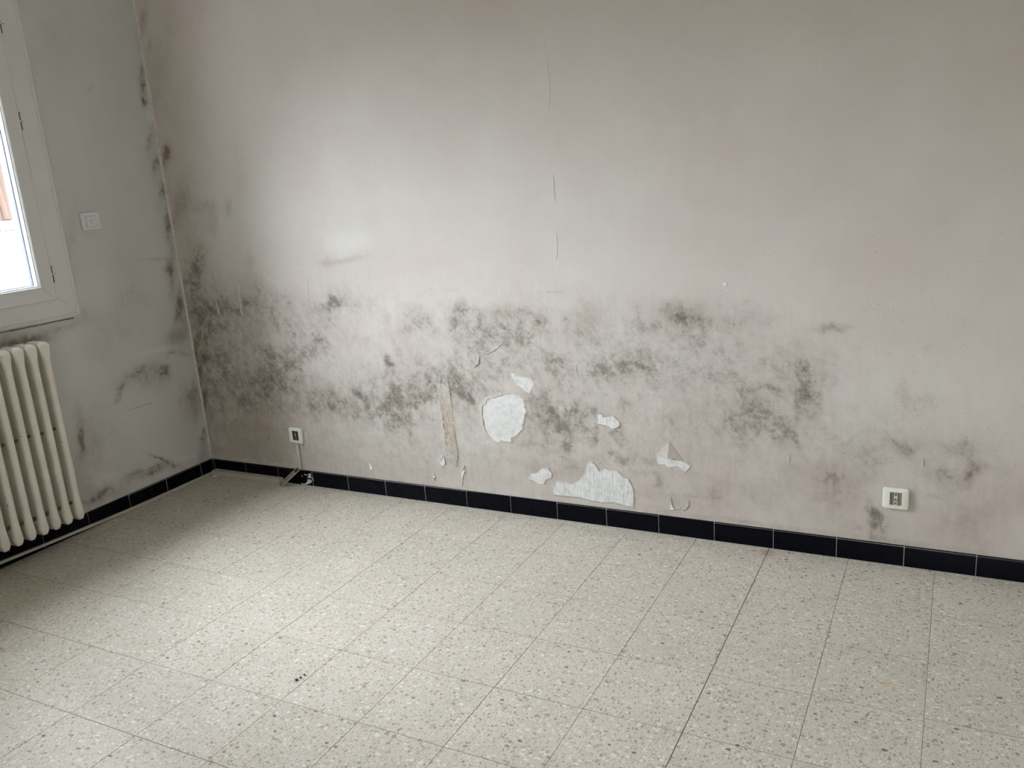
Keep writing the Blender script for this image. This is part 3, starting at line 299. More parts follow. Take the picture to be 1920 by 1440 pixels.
M_FILL = plaster('grey_filler', (.60,.585,.53,1), (.36,.33,.28,1), 40, (60,60,20), .6)
M_FILL2 = plaster('corner_filler', (.66,.64,.60,1), (.34,.30,.26,1), 40, (60,60,20), .6)
M_PLATE = plain('ivory_socket_plastic', (.80,.80,.71), .35, .02)
M_SWITCH = plain('white_switch_plastic', (.68,.67,.70), .35, .02)
M_INS_G = plain('grey_socket_insert', (.20,.185,.165), .5, .08)
M_INS_B = plain('black_socket_insert', (.022,.018,.016), .45)
M_SLOT = plain('pale_contact_strip', (.62,.60,.53), .4)
M_BRASS = plain('tarnished_brass', (.38,.27,.07), .4, .1, 40, Metallic=.6)
M_HOLE = plain('socket_hole', (.01,.01,.01), .9)
M_PAPER = plain('torn_paper_edge', (.80,.79,.76), .9, .04, 80)
M_RUST = plain('rust', (.20,.14,.09), .85, .4, 90)
M_CRUMB = plain('dark_crumb', (.03,.028,.025), .9)
M_CABLE = plain('grey_cable', (.24,.22,.18), .6)
M_SMEAR = plain('white_paint_smear', (.55,.56,.58), .7, .15, 200)

M_PLAS = plaster('bare_white_plaster', (.73,.735,.72,1), (.44,.415,.38,1), 40, (50,50,50), 1.0)
M_PLASR = plaster('raked_white_plaster', (.74,.745,.735,1), (.42,.405,.37,1), 40, (130,20,16), 1.0)
def strip_mat():
    t = NT('tan_old_plaster'); p = t.pos(); sx = t.n('ShaderNodeSeparateXYZ'); t.put(sx.inputs[0], p); z = sx.outputs[2]
    n1 = t.noise(p, 60, 6, .7); zz = t.math('ADD', z, t.math('MULTIPLY', t.math('SUBTRACT', n1, .5), .10))
    f = t.math('MULTIPLY', t.step(zz, .245, .285), t.math('SUBTRACT', 1, t.step(zz, .40, .45)))
    c = t.mix(t.lin(n1,.35,.7,0,1), (.60,.57,.52,1), (.36,.33,.29,1))
    c2 = t.mix(t.lin(n1,.35,.65,0,1), (.60,.52,.42,1), (.34,.28,.21,1))
    c = t.mix(t.math('MULTIPLY', f, .85), c, c2)
    return t.set(c, .9, t.bump(t.math('ADD', n1, t.noise(p, 150, 3)), 1.0, .003))
M_PLAST = strip_mat() if True else plaster('tan_old_plaster', (.50,.44,.35,1), (.30,.25,.19,1), 40, (70,70,40), .9)

# radiator paint: cream enamel with chips
t = NT('radiator_enamel'); p = t.pos()
c = t.mix(t.lin(t.noise(p,14,4),.35,.65,0,1), (.78,.75,.67,1), (.72,.685,.60,1))
v = t.vor(t.scale(p,(1,1,.55)), 60); cs = t.n('ShaderNodeSeparateColor'); t.put(cs.inputs[0], v.outputs['Color'])
rad = t.math('MULTIPLY', cs.outputs[1], .15)
c = t.mix(t.math('MULTIPLY', t.math('LESS_THAN', v.outputs['Distance'], rad), t.math('LESS_THAN', cs.outputs[0], .22)), c, (.07,.055,.045,1))
M_RAD = t.set(c, .22, t.bump(t.noise(p,120,3),.12,.001), Specular_IOR_Level=.5)

t = NT('window_glass'); 
gl = t.n('ShaderNodeBsdfGlass'); gl.inputs['Roughness'].default_value = 0; gl.inputs['IOR'].default_value = 1.0
tr = t.n('ShaderNodeBsdfTransparent'); gs = t.n('ShaderNodeBsdfGlossy'); gs.inputs['Roughness'].default_value = .01
fr = t.n('ShaderNodeFresnel'); t.put(fr.inputs[0], t.lin(t.n('ShaderNodeNewGeometry').outputs['Backfacing'], 0, 1, 1.5, 1/1.5))
mx = t.n('ShaderNodeMixShader'); t.put(mx.inputs[0], t.math('MULTIPLY', fr.outputs[0], 1.0)); t.put(mx.inputs[1], tr.outputs[0]); t.put(mx.inputs[2], gs.outputs[0])
tr.inputs[0].default_value = (.93,.95,.95,1)
t.t.nodes.remove(gl); t.t.links.new(mx.outputs[0], t.t.nodes['Material Output'].inputs[0]); M_GLASS = t.m

# ------------------------------------------------------------------ stain field
RS = np.random.RandomState(7); TAB = [RS.rand(256,256) for _ in range(6)]
def vnoise(x, y, k):
    T = TAB[k % 6]; xi = np.floor(x).astype(int); yi = np.floor(y).astype(int); fx = x-xi; fy = y-yi
    fx = fx*fx*(3-2*fx); fy = fy*fy*(3-2*fy)
    g = lambda i, j: T[i & 255, j & 255]
    return (g(xi,yi)*(1-fx)+g(xi+1,yi)*fx)*(1-fy) + (g(xi,yi+1)*(1-fx)+g(xi+1,yi+1)*fx)*fy
def fbm(x, y, s, k, o=4):
    r = 0; a = .5; n = 0
    for i in range(o): r = r + a*vnoise(x*s+17.3*k+5*i, y*s+9.1*k+3*i, k+i); n += a; a *= .55; s *= 2.03
    return r/n
def stain(X, Z, strokes):
    X = np.asarray(X, float).ravel(); Z = np.asarray(Z, float).ravel()
    wx = X + .045*(fbm(X,Z,14,1)-.5) + .02*(fbm(X,Z,60,2,3)-.5); wz = Z + .05*(fbm(X,Z,11,3)-.5) + .02*(fbm(X,Z,60,4,3)-.5)
    keep = np.ones((4, X.size))
    for ch, c1, c2, a1, a2, b1, b2, amp in strokes:
        det = a1*b2-a2*b1
        if abs(det) < 1e-9 or amp == 0: continue
        R = 1.9*(math.hypot(a1,a2)+math.hypot(b1,b2)) + .03
        thin = min(math.hypot(a1,a2), math.hypot(b1,b2)) < .012
        k = np.nonzero((abs(X-c1) < R) & (abs(Z-c2) < R))[0]
        if not k.size: continue
        w = .25 if thin else 1.0
        px = X[k]+(wx[k]-X[k])*w; pz = Z[k]+(wz[k]-Z[k])*w
        dx = px-c1; dz = pz-c2
        s = (dx*b2-dz*b1)/det; t_ = (dz*a1-dx*a2)/det
        q = s*s+t_*t_
        keep[ch, k] *= 1-amp*np.exp(-(q*.9)**1.25)
    v = 1-keep
    n1 = fbm(X,Z,26,5); n2 = fbm(X,Z,70,2)
    v[0] *= np.clip(.55+.90*n1*(.5+n2), 0, 1.2); v[1] *= np.clip(.4+1.2*fbm(X,Z,20,4), 0, 1.25)
    v[2] *= np.clip(.2+1.6*n2, 0, 1.2)
    return np.clip(v, 0, 1).T.astype(np.float32)
def put_stain(me, X, Z, strokes):
    at = me.attributes.new('Stain', 'FLOAT_COLOR', 'POINT'); at.data.foreach_set('color', stain(X, Z, strokes).ravel())

def grid_wall(name, us, zs, fr, strokes, mat, hole=None, flip=False, relief=.0012):
    U, Z = np.meshgrid(us, zs); nu, nz = len(us), len(zs)
    d = relief*(fbm(U.ravel(),Z.ravel(),5,1)-.5)*2 + relief*.25*(fbm(U.ravel(),Z.ravel(),40,3)-.5)
    co = fr(U.ravel(), Z.ravel(), d)
    i = np.arange(nu*nz).reshape(nz,nu)
    q = np.stack([i[:-1,:-1], i[:-1,1:], i[1:,1:], i[1:,:-1]], -1)
    if flip: q = q[..., ::-1]
    if hole:
        uc = (U[:-1,:-1]+U[1:,1:])/2; zc = (Z[:-1,:-1]+Z[1:,1:])/2
        q = q[~((uc > hole[0])&(uc < hole[1])&(zc > hole[2])&(zc < hole[3]))]
    q = q.reshape(-1,4)
    me = bpy.data.meshes.new(name); me.vertices.add(nu*nz); me.vertices.foreach_set('co', co.astype(np.float32).ravel())
    me.loops.add(q.size); me.loops.foreach_set('vertex_index', q.ravel().astype(np.int32))
    me.polygons.add(len(q)); me.polygons.foreach_set('loop_start', np.arange(0, q.size, 4, dtype=np.int32))
    me.update(calc_edges=True); me.materials.append(mat); me.shade_smooth()
    put_stain(me, U.ravel(), Z.ravel(), strokes)
    o = bpy.data.objects.new(name, me); C.objects.link(o); o['kind'] = 'structure'
    return o
def lines(*seg):
    out = []
    for a, b, st in seg: out += list(np.linspace(a, b, max(1, round(abs(b-a)/st)), endpoint=False))
    return np.array(out+[seg[-1][1]])

# ------------------------------------------------------------------ room shell
wall_back = grid_wall('wall_back', lines((0,3.45,.005),(3.45,ROOM_X,.05)), lines((0,1.15,.005),(1.15,2.15,.008),(2.15,ROOM_H,.05)),
                      lambda u, z, d: np.stack([u, -np.abs(d)*0+0*u - d*.5, z], 1), BACK_STROKES, M_WB)
wall_left = grid_wall('wall_left', lines((ROOM_Y,WIN[0],.1),(WIN[0],-1.2,.05),(-1.2,WIN[1],.005),(WIN[1],0,.005)),
                      lines((0,WIN[2],.005),(WIN[2],WIN[3],.008),(WIN[3],ROOM_H,.05)),
                      lambda u, z, d: np.stack([d*.5, u, z], 1), LEFT_STROKES, M_WL, hole=WIN)
# the masonry behind both faces, with the window's outer reveal
b = MB(); y0, y1, z0, z1 = WIN
for (ya, yb, za, zb) in ((ROOM_Y-.2, y0, 0, ROOM_H), (y1, .2, 0, ROOM_H), (y0, y1, 0, z0), (y0, y1, z1, ROOM_H)):
    b.box((-.05, ya, za), (-.004, yb, zb))
# outer leaf of masonry, its opening splayed wider than the frame
S_ = 0
for (ya, yb, za, zb) in ((ROOM_Y-.2, y0-S_, 0, ROOM_H), (y1+S_, .2, 0, ROOM_H), (y0-S_, y1+S_, 0, z0-.03), (y0-S_, y1+S_, min(z1+S_, ROOM_H-.02), ROOM_H)):
    b.box((-WALL_T, ya, za), (-.05, yb, zb))
b.make('masonry', M_PLAIN, wall_left)
b = MB(); b.box((0, .004, 0), (ROOM_X, .2, ROOM_H)); b.make('masonry', M_PLAIN, wall_back)
b = MB(); b.box((ROOM_X, ROOM_Y-.2, 0), (ROOM_X+.2, .2, ROOM_H)); b.make('wall_right', M_PLAIN, kind='structure')
b = MB()
for (xa, xb, za, zb) in ((0, FILL_DOOR[0], 0, ROOM_H), (FILL_DOOR[1], ROOM_X, 0, ROOM_H), (FILL_DOOR[0], FILL_DOOR[1], FILL_DOOR[3], ROOM_H), (FILL_DOOR[0], FILL_DOOR[1], 0, FILL_DOOR[2])):
    b.box((xa, ROOM_Y-.2, za), (xb, ROOM_Y, zb))
b.make('wall_front', M_PLAIN, kind='structure')
b = MB(); b.box((-WALL_T, ROOM_Y-.2, ROOM_H), (ROOM_X+.2, .2, ROOM_H+.15)); b.make('ceiling', M_CEIL, kind='structure')

# ------------------------------------------------------------------ floor: terrazzo tiles, each its own slab
b = MB(); b.box((-WALL_T, ROOM_Y-.2, -.12), (ROOM_X+.2, .2, -.0014)); floor = b.make('floor', M_GROUT, kind='structure')
GX, GY, SX, SY = 1.6093928, -0.2955185, -0.0094823*.25, 0.0072389*.25
def clip(poly, ax, val, keep_less):
    out = []
    for i in range(len(poly)):
        a, c = poly[i], poly[(i+1) % len(poly)]
        ia = (a[ax] <= val) == keep_less; ic = (c[ax] <= val) == keep_less
        if ia: out.append(a)
        if ia != ic:
            k = (val-a[ax])/(c[ax]-a[ax]); out.append((a[0]+(c[0]-a[0])*k, a[1]+(c[1]-a[1])*k))
    return out
rnd = random.Random(4)
def corner_pt(i, j): return (GX+.25*i+SX*j, GY-.25*j+SY*i)
full = None
for i in range(-8, 12):
    for j in range(-2, 16):
        g = .00055; gr = .0011 if i == 3 else g; glf = .0011 if i == 4 else g
        P = [corner_pt(i, j), corner_pt(i+1, j), corner_pt(i+1, j+1), corner_pt(i, j+1)]
        gy = .00085; P = [(P[0][0]+glf, P[0][1]-gy), (P[1][0]-gr, P[1][1]-gy), (P[2][0]-gr, P[2][1]+gy), (P[3][0]+glf, P[3][1]+gy)]
        Q = P
        for ax, val, less in ((0, .001, False), (0, ROOM_X-.001, True), (1, -.001, True), (1, ROOM_Y+.001, False)):
            if Q: Q = clip(Q, ax, val, less)
        if len(Q) < 3: continue
        area = abs(sum(Q[k][0]*Q[(k+1)%len(Q)][1]-Q[(k+1)%len(Q)][0]*Q[k][1] for k in range(len(Q))))/2
        if area < 2e-4: continue
        cx_, cy_ = sum(q[0] for q in Q)/len(Q), sum(q[1] for q in Q)/len(Q)
        whole = area > .0615 and len(Q) == 4 and i not in (3, 4)
        tz = rnd.uniform(-.00025, .00015)
        if whole and full is not None:
            o = inst(full, parent=floor, loc=(cx_, cy_, tz)); continue
        L = [(q[0]-cx_, q[1]-cy_) for q in Q]; n = len(L)
        s_ = lambda k: [(x*(1-.0006/ max(.02,math.hypot(x,y))*1.2), y*(1-.0006/max(.02,math.hypot(x,y))*1.2)) for x, y in L][k]
        vs = [(x, y, -.010) for x, y in L]+[(x, y, -.0004) for x, y in L]+[(*s_(k), 0) for k in range(n)]
        fs = [tuple(range(2*n, 3*n))]+[(k, (k+1)%n, n+(k+1)%n, n+k) for k in range(n)]+[(n+k, n+(k+1)%n, 2*n+(k+1)%n, 2*n+k) for k in range(n)]
        bmv = MB(); bmv.add(vs, fs); o = bmv.make('terrazzo_tile', M_FLOOR, floor)
        o.location = (cx_, cy_, tz)
        if whole: full = o

# ------------------------------------------------------------------ skirting: black glazed tiles
def skirt(name, along, side_len, joints, axis):
    HS, TH = .0689, .0090
    fr = (lambda s, d, z: (s, -d, z)) if axis == 0 else (lambda s, d, z: (d, -s, z))
    b = MB(); b.add([fr(*q) for q in ((0,.0005,0),(side_len,.0005,0),(side_len,.0078,0),(0,.0078,0),(0,.0005,HS-.0012),(side_len,.0005,HS-.0012),(side_len,.0078,HS-.0016),(0,.0078,HS-.0016))],
                    [(0,3,2,1),(4,5,6,7),(0,1,5,4),(1,2,6,5),(2,3,7,6),(3,0,4,7)])
    root = b.make(name, M_JOINT, kind='structure')
    prof = [(.0010,.0008),(TH,.0008),(TH,HS-.0060),(TH-.0006,HS-.0028),(TH-.0022,HS-.0006),(TH-.0042,HS),(.0010,HS)]
    js = [along[0]]+[j for j in joints if along[0]+.004 < j < along[1]]+[along[1]]
    protos = {}
    for a, c in zip(js[:-1], js[1:]):
        w = c-a-.0018; key = round(w, 4)
        loc = fr((a+c)/2, rnd.uniform(-.0004,.0004), 0)
        if key in protos: inst(protos[key], parent=root, loc=loc); continue
        b = MB(); n = len(prof); e = .0010
        rings = []
        for s, k in ((-w/2, 0), (-w/2+e, 1), (w/2-e, 1), (w/2, 0)):
            for d, z in prof:
                dd = d if k else max(.001, d-e*.7 if d > .005 else d); zz = z if (k or z < .01) else z-e*.6
                rings.append(fr(s, dd, zz))
        fs = [tuple(range(n))[::-1], tuple(range(3*n, 4*n))]
        for r in range(3): fs += [(r*n+k, r*n+(k+1)%n, (r+1)*n+(k+1)%n, (r+1)*n+k) for k in range(n)]
        b.add(rings, fs); o = b.make('tile', M_BLACK, root, smooth=30); o.location = loc; protos[key] = o
    return root
sk_back = skirt('baseboard_back', (.0100, ROOM_X-.002), ROOM_X, [.6238620-.6+.2*k for k in range(0, 25)], 0)
sk_left = skirt('baseboard_left', (.0012, -ROOM_Y-.002), -ROOM_Y, [.0807585+.2*k for k in range(0, 25)], 1)

# white paint smeared over one skirting tile
b = MB()
for q in SMEARS:
    b.prism([(x, max(z,.0012)) for x, z in q], -.0085, -.00975, lambda p, h: (p[0], h, p[1]))
sm = b.make('paint_smear', M_SMEAR, sk_back); sm['label'] = 'white paint smear across two black tiles'

# ------------------------------------------------------------------ torn paper and bare plaster on the back wall
def resample(pts, step, closed=True, jit=0.0, seed=1):
    R = random.Random(seed); out = []; n = len(pts)
    for i in range(n if closed else n-1):
        a = Vector(pts[i]); c = Vector(pts[(i+1) % n]); k = max(1, int((c-a).length/step))
        for s in range(k):
            p_ = a.lerp(c, s/k); out.append(Vector((p_.x+R.uniform(-jit,jit), p_.y+R.uniform(-jit,jit))))
    if not closed: out.append(Vector(pts[-1]))
    return out
def orient(pts):
    A = sum(pts[i].x*pts[(i+1)%len(pts)].y-pts[(i+1)%len(pts)].x*pts[i].y for i in range(len(pts)))
    return pts if A > 0 else pts[::-1]
def patch(key, mat, name, label, hmin, hmax, wout, seed, relief=.0006, hmul=None, step=.0042, edge_label=None):
    pts = orient(resample(PATCHES[key], step, True, .0013, seed)); n = len(pts)
    # bare plaster surface, with relief
    xs = [q.x for q in pts]; zs = [q.y for q in pts]; R = random.Random(seed)
    inner = []
    g = .006
    import itertools
    def inside(x, z):
        c_ = False
        for i in range(n):
            a, d = pts[i], pts[i-1]
            if (a.y > z) != (d.y > z) and x < (d.x-a.x)*(z-a.y)/(d.y-a.y)+a.x: c_ = not c_
        return c_
    x = min(xs)
    while x < max(xs):
        z = min(zs)
        while z < max(zs):
            px, pz = x+R.uniform(-.002,.002), z+R.uniform(-.002,.002)
            if inside(px, pz) and min((px-q.x)**2+(pz-q.y)**2 for q in pts) > .003**2: inner.append(Vector((px, pz)))
            z += g
        x += g
    res = delaunay_2d_cdt(pts+inner, [], [list(range(n))], 1, 1e-6)
    V2, F2 = res[0], res[2]
    rel = fbm(np.array([v.x for v in V2]), np.array([v.y for v in V2]), 60, seed % 5)
    vs = [(v.x, -.0010-relief*2*float(r), v.y) for v, r in zip(V2, rel)]
    o = mesh_obj(name, vs, [tuple(f) for f in F2], mat, wall_back)
    if label: o['label'] = label
    import bmesh
    bm = bmesh.new(); bm.from_mesh(o.data); bmesh.ops.recalc_face_normals(bm, faces=bm.faces[:])
    if sum(f.normal.y for f in bm.faces) > 0: bmesh.ops.reverse_faces(bm, faces=bm.faces[:])
    bm.to_mesh(o.data); bm.free(); o.data.shade_smooth()
    # curled torn edge all round
    nv = []; mats = []
    V = []; Fq = []
    for i in range(n):
        a, c = pts[i-1], pts[(i+1) % n]; t_ = (c-a).normalized(); nx, nz = t_.y, -t_.x      # outward for ccw
        th = math.atan2(pts[i].y-sum(zs)/n, pts[i].x-sum(xs)/n)
        h = hmin+(hmax-hmin)*float(vnoise(np.array([i*.23+seed]), np.array([seed*1.7]), 2)[0])**1.5
        if hmul: h *= hmul(th)
        w = wout*(.5+float(vnoise(np.array([i*.31+seed]), np.array([seed*.7]), 3)[0]))
        P0 = (pts[i].x+nx*w, -.0004, pts[i].y+nz*w)
        P1 = (pts[i].x+nx*w*.45, -.0006-h*.40, pts[i].y+nz*w*.45)
        P2 = (pts[i].x-nx*.0006, -.0012-h, pts[i].y-nz*.0006)
        P3 = (pts[i].x-nx*(.0012+h*.25), -.0009-h*.93, pts[i].y-nz*(.0012+h*.25))
        P4 = (pts[i].x+nx*w*.35, -.0001-h*.3, pts[i].y+nz*w*.35)
        V += [P0, P1, P2, P3, P4]
    for i in range(n):
        j = (i+1) % n
        for k in range(4): Fq.append((i*5+k, j*5+k, j*5+k+1, i*5+k+1)); mats.append(0 if k < 2 else 1)
    e = mesh_obj('paper_edge', V, Fq, M_WB, o); e.data.materials.append(M_PAPER)
    for f, mi in zip(e.data.polygons, mats): f.material_index = mi
    e.data.shade_smooth(); put_stain(e.data, [v[0] for v in V], [v[2] for v in V], BACK_STROKES)
    return o
cosm = lambda th0, lo, k=1: (lambda th: lo+(1-lo)*max(0, math.cos(th-th0))**k)
patch('round', M_PLAS, 'plaster_patch', 'round patch of bare white plaster with a ragged torn edge', .0030, .0095, .011, 3, relief=.0010, hmul=cosm(math.pi*.95, .35))
patch('wedge', M_PLAS, 'plaster_patch', 'wedge-shaped patch of bare white plaster above the round one', .0006, .0065, .008, 5, hmul=cosm(math.pi*1.15, .35))
patch('oval', M_PLASR, 'plaster_patch', 'small oval patch of bare white plaster', .0004, .0026, .005, 8, relief=.0016)
patch('flap', M_PLAS, 'plaster_patch', 'bare plaster strip below a lifted paper tent', .0005, .0045, .006, 9, hmul=cosm(math.pi*.6, .3))
patch('small', M_PLASR, 'plaster_patch', 'small scraped patch left of the large one', .0004, .0026, .005, 12, relief=.0016)
patch('big', M_PLASR, 'plaster_patch', 'large patch of scraped white plaster above the skirting', .0004, .0032, .005, 14, relief=.0022)
patch('strip', M_PLAST, 'plaster_strip', 'narrow upright strip of tan plaster between torn paper edges', .0005, .0075, .008, 17, relief=.0016, hmul=lambda th: .25+.75*max(0, -math.cos(th)))
patch('hook', M_PLAS, 'plaster_patch', 'small hooked tear at the foot of the tan strip', .001, .005, .004, 19, step=.003)
patch('tri', M_PAPER, 'plaster_patch', 'tiny white triangular tear above the skirting', .0006, .002, .003, 23, step=.003)
patch('curl', M_PLAS, 'plaster_patch', 'tiny curled tear low on the wall', .001, .004, .003, 29, step=.003)
patch('tear', M_PAPER, 'plaster_patch', 'tiny white tear above the skirting right of the large patch', .0006, .003, .003, 31, step=.003)

patch('drop', M_PAPER, 'plaster_patch', 'drop-shaped white tear at the foot of the tan strip', .001, .006, .004, 37, step=.003)
def flap(poly_px, base, tip, label):       # a tongue of paper standing off the wall
    V = [(p[0], -p[1], p[2]) for p in poly_px]
    n = len(V); V2 = [(x+.0004, y-.0004, z) for x, y, z in V]
    me = mesh_obj('paper_flap', V+V2, [tuple(range(n)), tuple(range(n, 2*n))[::-1]]+[(k,(k+1)%n,n+(k+1)%n,n+k) for k in range(n)], M_WB, wall_back)
    put_stain(me.data, [v[0] for v in V+V2], [v[2] for v in V+V2], BACK_STROKES); me['label'] = label
    return me
flap([(2.268, 0.0006, 0.3478), (2.2224, 0.0006, 0.2999), (2.2627, 0.013, 0.2911)],0,0,'lifted tent of torn paper, its lit side')
flap([(2.268, 0.0006, 0.3478), (2.2627, 0.013, 0.2911), (2.3154, 0.0006, 0.2876)],0,0,'lifted tent of torn paper, its shaded side')
flap([(2.2692, 0.0006, 0.1477), (2.2711, 0.004, 0.1137), (2.2814, 0.0006, 0.0956)],0,0,'small curled paper tongue above the skirting')

def crease(key, h, w, name='paper_crease', mat=None, lift_left=True):
    pts = resample(CREASES[key], .004, False); n = len(pts); V = []; Fq = []; mi = []
    for i, q in enumerate(pts):
        t_ = (pts[min(i+1,n-1)]-pts[max(i-1,0)]).normalized(); nx, nz = t_.y, -t_.x
        if (nx > 0) == lift_left: nx, nz = -nx, -nz
        e = math.sin(math.pi*min(1, max(0, (i+.3)/(n-.4))))**.6; hh = h*e*(.6+.6*float(vnoise(np.array([i*.4]), np.array([h*900]), 1)[0]))+.0002
        V += [(q.x+nx*w, -.0004, q.y+nz*w), (q.x+nx*w*.4, -.0004-hh*.5, q.y+nz*w*.4), (q.x, -.0006-hh, q.y), (q.x-nx*.0005, -.0002-hh*.7, q.y-nz*.0005), (q.x+nx*w*.25, -.0002, q.y+nz*w*.25)]
    for i in range(n-1):
        for k in range(4): Fq.append((i*5+k, (i+1)*5+k, (i+1)*5+k+1, i*5+k+1)); mi.append(0 if k < 2 else 1)
    o = mesh_obj(name, V, Fq, M_WB, wall_back); o.data.materials.append(M_PAPER)
    for f, q in zip(o.data.polygons, mi): f.material_index = q
    o.data.shade_smooth(); put_stain(o.data, [v[0] for v in V], [v[2] for v in V], BACK_STROKES)
    return o
for k_, h_, w_ in (('vee',.0040,.006),('arc',.0012,.006),('seamA',.0003,.004),('seamB',.0003,.004),('seamC',.0003,.004),('seamD',.0003,.004),('curlR',.0030,.006),
                   ('crackR',.0010,.004),('stripR',.0012,.004),('stripL',.0012,.004),('hookt',.0018,.004),('sockL',.0016,.004),('right1',.001,.003),('mid1',.0014,.003),('arc2',.0009,.003)):
    crease(k_, h_, w_)
for k_ in ('d1','d2','d3'):
    pts = [(x, -.0008, z) for x, z in DRIPS[k_]]
    b = MB(); b.tube(pts, [.0008,.0014,.0021], 6); o = b.make('paint_drip', M_PAPER, wall_back, smooth=True)
for k_, r_ in (('dot', .0060), ('dot2', .0025)):
    x, z = DRIPS[k_][0]; poly = [(x+r_*math.cos(a)*(1+.15*math.sin(3*a)), z+r_*.75*math.sin(a)) for a in np.linspace(0, 2*math.pi, 14, endpoint=False)]
    b = MB(); b.prism(poly, -.0002, -.0016, lambda p, h: (p[0], h, p[1])); b.make('paint_drip', M_PAPER, wall_back)

# filler left where trunking was pulled off: above the skirting and up to the left socket
def ragged(x0, x1, z0, z1, name):
    R = random.Random(11); hor = (x1-x0) > (z1-z0); n = int(max(x1-x0, z1-z0)/.006)
    A_, B_ = [], []
    for i in range(n+1):
        k = i/n
        if hor: A_.append((x0+(x1-x0)*k, z0+R.uniform(0,.0015))); B_.append((x0+(x1-x0)*k, z1+R.uniform(-.0025,.0018)))
        else: A_.append((x0+R.uniform(-.001,.001), z0+(z1-z0)*k)); B_.append((x1+R.uniform(-.001,.001), z0+(z1-z0)*k))
    V = [(x, -.0014, z) for x, z in A_]+[(x, -.0014-.0006*math.sin(i*1.3), z) for i, (x, z) in enumerate(B_)]+[(x, -.0003, z) for x, z in B_]+[(x, -.0003, z) for x, z in A_]
    m_ = n+1; F_ = []
    for r in range(3): F_ += [(r*m_+i, r*m_+i+1, (r+1)*m_+i+1, (r+1)*m_+i) for i in range(n)]
    b = MB(); b.add(V, F_); return b.make(name, M_FILL, wall_back)
ragged(.012, .546, .0690, .0905, 'filler_strip'); ragged(.546, .5635, .0690, .196, 'filler_strip')
# filler ridge up the corner of the two walls
b = MB(); V = []; Fq = []; zs = np.arange(.07, ROOM_H, .012); n = len(zs)
R = random.Random(5)
for z in zs:
    w = .0035+.004*float(vnoise(np.array([z*9]), np.array([2.2]), 1)[0]); w2 = .003+.005*float(vnoise(np.array([z*13]), np.array([7.2]), 2)[0])
    off = .0015*math.sin(z*7)
    V += [(.0006, -w2-.002, z), (.0022, -.0030, z), (.0030+off*.2, -.0022, z), (w+.002, -.0006, z)]
for i in range(n-1):
    for k in range(3): Fq.append((i*4+k, (i+1)*4+k, (i+1)*4+k+1, i*4+k+1))
b.add(V, Fq); o = b.make('trim_1', M_FILL2, kind='structure')

# ------------------------------------------------------------------ cable trunking along the skirtings
def channel(pts, w, h, name, mat, label=None, lie='y'):   # rectangular run along a polyline
    b = MB(); n = len(pts); V = []
    for p_ in pts:
        x, y, z = p_
        if lie == 'y': V += [(x, y, z), (x+w, y, z), (x+w, y, z+h), (x, y, z+h)]
        else: V += [(x, y, z), (x, y-w, z), (x, y-w, z+h), (x, y, z+h)]
    F_ = [(0,1,2,3), tuple(range(4*n-4, 4*n))[::-1]]
    for i in range(n-1): F_ += [(i*4+k, i*4+(k+1)%4, (i+1)*4+(k+1)%4, (i+1)*4+k) for k in range(4)]
    b.add(V, F_); return b.make(name, mat)
o = channel([(.0102,-.024,.0008),(.0102,-.35,.0012),(.0102,-.52,.003),(.0104,-.80,.012),(.0108,-1.06,.022),(.0112,-1.5,.031),(.012,-2.4,.040),(.013,-3.2,.040)], .010, .010, 'cable_trunking', M_TRUNK)
tag(o, 'thin cream cable trunking sagging along the left skirting under the radiator', 'cable trunking')
t0 = thing('cable_trunking', 'wider cream cable trunking lying on the floor along the back skirting by the corner', 'cable trunking', (.25,-.03,0))
def part_at(root, o): o.parent = root; o.matrix_parent_inverse = Matrix.Translation(root.location).inverted(); return o
b = MB(); b.add([(.030,-.0105,.0008),(.452,-.0105,.0008),(.452,-.0400,.0008),(.030,-.0420,.0008),(.030,-.0105,.0235),(.452,-.0105,.0235),(.452,-.0375,.0235),(.030,-.0395,.0235)],
                [(0,3,2,1),(4,5,6,7),(0,1,5,4),(1,2,6,5),(2,3,7,6),(3,0,4,7)])
part_at(t0, b.make('channel', M_TRUNK))
b = MB(); b.box((.032,-.046,.0006),(.30,-.0422,.0040)); b.box((.302,-.0455,.0006),(.45,-.0412,.0036)); part_at(t0, b.make('cover_lip', M_TRUNK))
# open end piece leaning against the skirting
A = Vector((.476,-.056,.002)); Bp = Vector((.560,-.0160,.079)); ax = (Bp-A).normalized(); side = ax.cross(Vector((0,-1,.25))).normalized(); nrm = side.cross(ax).normalized()
if nrm.y > 0: nrm = -nrm
t1 = thing('trunking_offcut', 'short open piece of cable trunking leaning on the black skirting below the left socket', 'trunking offcut', tuple(A))
Ln = (Bp-A).length
def fr(p_, s): return tuple(A+ax*s+side*p_[0]+nrm*p_[1])
b = MB(); b.prism([(-.009,0),(.009,0),(.009,.0012),(-.009,.0012)], 0, Ln, fr); part_at(t1, b.make('base', M_TRUNKD))
for s in (-1, 1):
    b = MB(); b.prism([(s*.009,0),(s*.0076,0),(s*.0076,.0085),(s*.009,.0085)], 0.0 if s > 0 else .012, Ln if s < 0 else Ln-.004, fr); part_at(t1, b.make('side_wall', M_TRUNK))
b = MB(); b.prism([(-.0066,.0013),(.0066,.0013),(.0066,.006),(-.0066,.006)], Ln-.024, Ln-.006, fr); part_at(t1, b.make('clip', M_INS_B))
